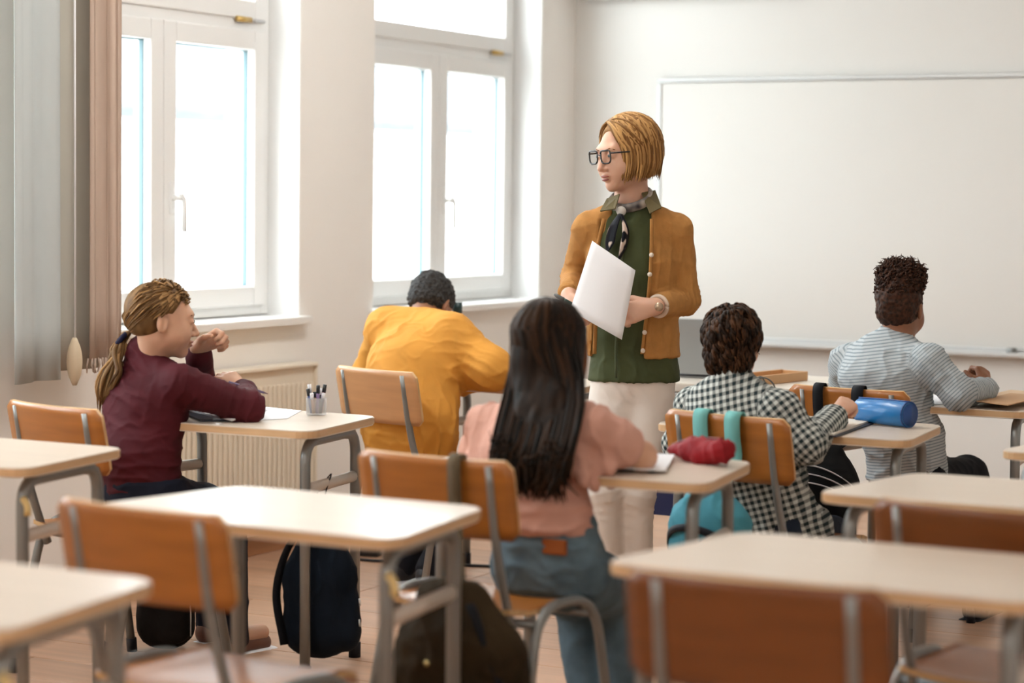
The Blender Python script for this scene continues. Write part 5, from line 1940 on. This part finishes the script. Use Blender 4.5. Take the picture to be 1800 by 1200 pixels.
for k, (cc, nm) in enumerate(pcs):
    a = k * 0.785
    t = thing('pen', nm + ' pen standing in the clear jar', 'pen', jc + np.array([0.014 * cos(a), 0.014 * sin(a), 0.0065]), group='pens in the jar')
    tp = np.array([0.012 * cos(a), 0.012 * sin(a), 0.060 + 0.012 * ((k * 5) % 3)])
    pm = mat('pen_' + nm, cc, 0.4)
    tubes('barrel', [([(0, 0, 0), tp * 0.72], 0.0052)], pm, t, 8)
    tubes('cap', [([tp * 0.72, tp], 0.0058)], M['black'] if k % 2 else M['paper'], t, 8)
t = thing('pencil', 'violet pencil in the hand of the girl in burgundy', 'pencil', P(414, 674, 6.60))
b0 = np.array(t.location)
a_, b_ = P(402, 671, 6.60) - b0, P(471, 692, 6.60) - b0
tubes('shaft', [([a_, a_ * 0.1 + b_ * 0.9], 0.0036)], mat('pencil_violet', (0.17, 0.13, 0.24), 0.4), t, 6)
tubes('tip', [(np.array([a_ * 0.1 + b_ * 0.9, b_]), [0.0034, 0.0014])], mat('pencil_tip', (0.25, 0.18, 0.2), 0.5), t, 6)

# on the desk of the long haired girl
t = thing('exercise_book', 'open exercise book with a dark cover under the pink sleeve', 'book')
flat_quad('cover', [(1046, 826), (1082, 797), (1170, 802), (1150, 830)], DZ, 0.008, [DARK], t)
flat_quad('page', [(1050, 822), (1084, 797), (1186, 801), (1170, 828)], DZ + 0.0082, 0.004, [M['paper']], t)
RED = mat('pencil_case_red', (0.25, 0.007, 0.012), 0.65, var=0.12, scale=(20, 20, 20))
base = Q(1222, 812, DZ)
A, B = Q(1181, 790, 0.738), Q(1270, 795, 0.755)
sd = Sdf(0.0045)
sd.cone(A, A * 0.55 + B * 0.45, 0.012, 0.028, 0.02)
sd.econe(A * 0.55 + B * 0.45, B, (0.032, 0.034), (0.030, 0.028), RT * 0.2 + FH, FH, 0.02)
sd.cone(B + UP * 0.008, B + RT * 0.018 + UP * 0.016, 0.022, 0.012, 0.02)
sd.cone(A * 0.4 + B * 0.6, A * 0.4 + B * 0.6 - UP * 0.012 + TC * 0.02, 0.030, 0.024, 0.02)
pc = sdf_obj('pencil_case', sd, RED, None, wrinkles([(B, RT + UP * 0.3, 0.05, 0.006, 0.022), (A * 0.4 + B * 0.6 + UP * 0.02, RT, 0.04, 0.005, 0.025)], 0.002, 30, 71))
tag(pc, 'crumpled red pencil case on the desk of the long haired girl', 'pencil case')
tubes('zip', [(catmull([A + UP * 0.012, A * 0.6 + B * 0.4 + UP * 0.031, B + UP * 0.034], 12), 0.0028)], mat('zip_dark_red', (0.16, 0.008, 0.012), 0.5), pc, 6)
finish(pc, base)

# on the desk of the boy in checks
t = thing('exercise_book', 'open pale exercise book under the hand of the boy in checks', 'book')
flat_quad('cover', [(1418, 762), (1468, 739), (1536, 745), (1470, 769)], DZ, 0.004, [DARK], t)
flat_quad('page', [(1416, 758), (1466, 737), (1530, 741), (1466, 765)], DZ + 0.0042, 0.005, [mat('page_cream', (0.80, 0.72, 0.62), 0.7)], t)
BLU = mat('pencil_case_blue', (0.010, 0.17, 0.47), 0.35, var=0.10, scale=(12, 12, 12), coat=0.3)
A, B = P(1512, 718, 6.66), P(1598, 724, 6.52)
rb = 0.037
A[2] = B[2] = DT + rb + 0.001
dv = unit(B - A)
pts = [A - dv * 0.012, A, A * 0.5 + B * 0.5, B - dv * 0.004, B + dv * 0.002]
pc = tubes('pencil_case', [(np.array(pts), [rb * 0.62, rb * 0.95, rb, rb, rb * 0.93])], BLU, None, 24)
tag(pc, 'bright blue tube pencil case on the desk of the boy in checks', 'pencil case')
e1 = unit(np.cross(dv, UP))
loop = np.array([B + rb * 1.01 * (e1 * cos(a) + np.cross(dv, e1) * sin(a)) for a in np.linspace(0, 2 * pi, 33)])
BLD = mat('pencil_case_blue_dark', (0.006, 0.055, 0.23), 0.4)
tubes('end_piping', [(loop, 0.0026)], BLD, pc, 6)
tubes('end_panel', [([B + dv * 0.0021, B + dv * 0.004], rb * 0.90)], BLD, pc, 24)
tubes('zip', [(catmull([A + UP * rb * 0.98 - dv * 0.005, A * 0.5 + B * 0.5 + UP * rb * 1.02, B + UP * rb * 1.02], 10), 0.003)], BLD, pc, 6)
finish(pc, (A[0], A[1], DT))

# on the desk of the boy in stripes
tag(flat_quad('paper_sheet', [(1612, 697), (1664, 693), (1690, 708), (1630, 713)], DZ, 0.0025, [M['paper']]), 'white sheets under the arm of the boy in stripes', 'paper')
t = thing('book', 'beige hardcover book at the end of the striped boy desk', 'book')
KR = mat('book_kraft', (0.50, 0.30, 0.16), 0.6)
pq = [(1716, 706), (1776, 692), (1838, 697), (1772, 713)]
flat_quad('back_cover', pq, DZ, 0.003, [KR], t)
flat_quad('page_block', [(1720, 706), (1776, 693), (1833, 697), (1772, 711)], DZ + 0.0031, 0.016, [mat('page_block', (0.62, 0.45, 0.30), 0.7)], t)
flat_quad('front_cover', pq, DZ + 0.0192, 0.003, [KR], t)

# on the desk of the boy in yellow
bc = Q(806, 676, DZ)
bc = P(803, 640, 8.28)
bc[2] = DT
t = thing('water_bottle', 'dark teal bottle standing on the desk of the boy in yellow', 'bottle', bc)
zz = np.array([0, 0.004, 0.18, 0.21, 0.23])
tubes('bottle_body', [(np.array([(0, 0, z) for z in zz[:5]]), np.array([0.026, 0.028, 0.028, 0.022, 0.015]))], mat('bottle_teal', (0.012, 0.06, 0.055), 0.4), t, 16)
tubes('bottle_cap', [([(0, 0, 0.228), (0, 0, 0.268)], 0.018)], mat('bottle_cap', (0.015, 0.045, 0.045), 0.4), t, 16)
pz = P(824, 672, 8.02)
t = thing('phone', 'small black phone at the elbow of the boy in yellow', 'phone', (pz[0], pz[1], DZ), radians(30))
box('phone_body', (-0.035, -0.07, 0), (0.035, 0.07, 0.009), M['black'], t, 0.003)
box('phone_screen', (-0.031, -0.064, 0.009), (0.031, 0.064, 0.0096), mat('phone_glass', (0.02, 0.02, 0.025), 0.1), t)

# teacher's desk with laptop, tray and cables
t = thing('teacher_desk', 'cream topped desk with a navy front panel behind the teacher', 'desk', (-3.40, 7.06, 0))
slab('desktop', outline_round([(0, 0), (0.72, 0), (0.72, 0.60), (0, 0.60)], 0.02, 4), 0.715, 0.745, [mat('teacher_desk_cream', (0.76, 0.70, 0.62), 0.4), mat('teacher_desk_edge', (0.70, 0.64, 0.57), 0.5)], t, 0.003)
box('front_panel', (0.04, 0.02, 0.28), (0.68, 0.038, 0.68), mat('teacher_desk_navy', (0.010, 0.018, 0.085), 0.5), t)
box('panel_rail', (0.03, 0.012, 0.68), (0.69, 0.04, 0.714), M['alu'], t, 0.003)
for x in (0.03, 0.65):
    for y in (0.042, 0.53):
        box('leg', (x, y, 0), (x + 0.04, y + 0.04, 0.714), M['tube'], t, 0.004)
a_, b_ = Q(1158, 661, 0.746), Q(1292, 668, 0.746)
lc = (a_ + b_) / 2
la = atan2(b_[1] - a_[1], b_[0] - a_[0])
lw = np.linalg.norm((b_ - a_)[:2]) / 2
t = thing('laptop', 'open silver grey laptop seen from the back of its lid', 'laptop', (lc[0], lc[1], 0.7455), la)
LG = mat('laptop_grey', (0.30, 0.31, 0.31), 0.45, 0.3)
box('keyboard_base', (-lw, 0.0, 0), (lw, 0.21, 0.014), LG, t, 0.004)
bm = bmesh.new()
add_box(bm, (-lw, -0.004, 0), (lw, 0.004, 0.205), 0.003)
bmesh.ops.rotate(bm, cent=(0, 0, 0), matrix=Matrix.Rotation(radians(12), 3, 'X'), verts=bm.verts)
bmesh.ops.translate(bm, vec=(0, 0.0, 0.012), verts=bm.verts)
bm_obj('lid', bm, LG, t)
tubes('hinge', [([(-lw * 0.8, 0.0, 0.012), (lw * 0.8, 0.0, 0.012)], 0.006)], M['black'], t, 8)
a_, b_ = P(1326, 694, 7.62), P(1420, 681, 7.90)
wo = thing('wooden_tray', 'low pale wooden box on the teacher desk beside grey cables', 'box', (a_[0], a_[1], 0.7455), atan2(b_[1] - a_[1], b_[0] - a_[0]))
L_ = np.linalg.norm((b_ - a_)[:2])
WD = mat('tray_wood', (0.62, 0.36, 0.17), 0.5, var=0.1, scale=(4, 40, 4))
box('front_board', (0, 0, 0), (L_, 0.012, 0.032), WD, wo, 0.002)
box('back_board', (0, 0.10, 0), (L_, 0.112, 0.034), WD, wo, 0.002)
box('end_board', (0, 0.012, 0), (0.012, 0.10, 0.032), WD, wo, 0.002)
box('end_board', (L_ - 0.012, 0.012, 0), (L_, 0.10, 0.032), WD, wo, 0.002)
box('tray_bottom', (0.012, 0.012, 0), (L_ - 0.012, 0.10, 0.006), WD, wo)
cb = thing('cable', 'thin looped grey cable with a plug beside the wooden box', 'cable', P(1325, 672, 7.5))
b0 = np.array(cb.location)
for k, (x1, top) in enumerate(((1352, 662), (1366, 664))):
    tubes('cord', [(catmull([P(1324, 668, 7.5) - b0, P((1324 + x1) / 2, top, 7.5) - b0, P(x1 - 6, 676, 7.52) - b0, P(x1, 700, 7.55) - b0], 16), 0.0028)], mat('cable_grey', (0.16, 0.17, 0.16), 0.5), cb, 6)
tubes('plug', [([P(1322, 664, 7.5) - b0, P(1324, 674, 7.5) - b0], 0.009)], M['black'], cb, 8)

# power cable and socket block on the floor near the window wall
tag(tubes('floor_cable', [(catmull([Q(560, 976, 0.006), Q(612, 981, 0.006), Q(660, 985, 0.006), Q(740, 989, 0.006), Q(815, 993, 0.006), Q(900, 996, 0.006)], 30), 0.006)], M['black'], None, 6), 'black cable lying across the floor near the window wall', 'cable')
pw = Q(648, 976, 0)
t = thing('power_block', 'black socket block on the floor beside the black cable', 'power strip', pw, radians(8))
box('block', (-0.05, -0.03, 0), (0.05, 0.03, 0.034), M['black'], t, 0.005)
box('switch', (-0.042, -0.012, 0.034), (-0.024, 0.012, 0.039), mat('switch_red', (0.25, 0.02, 0.02), 0.4), t, 0.002)
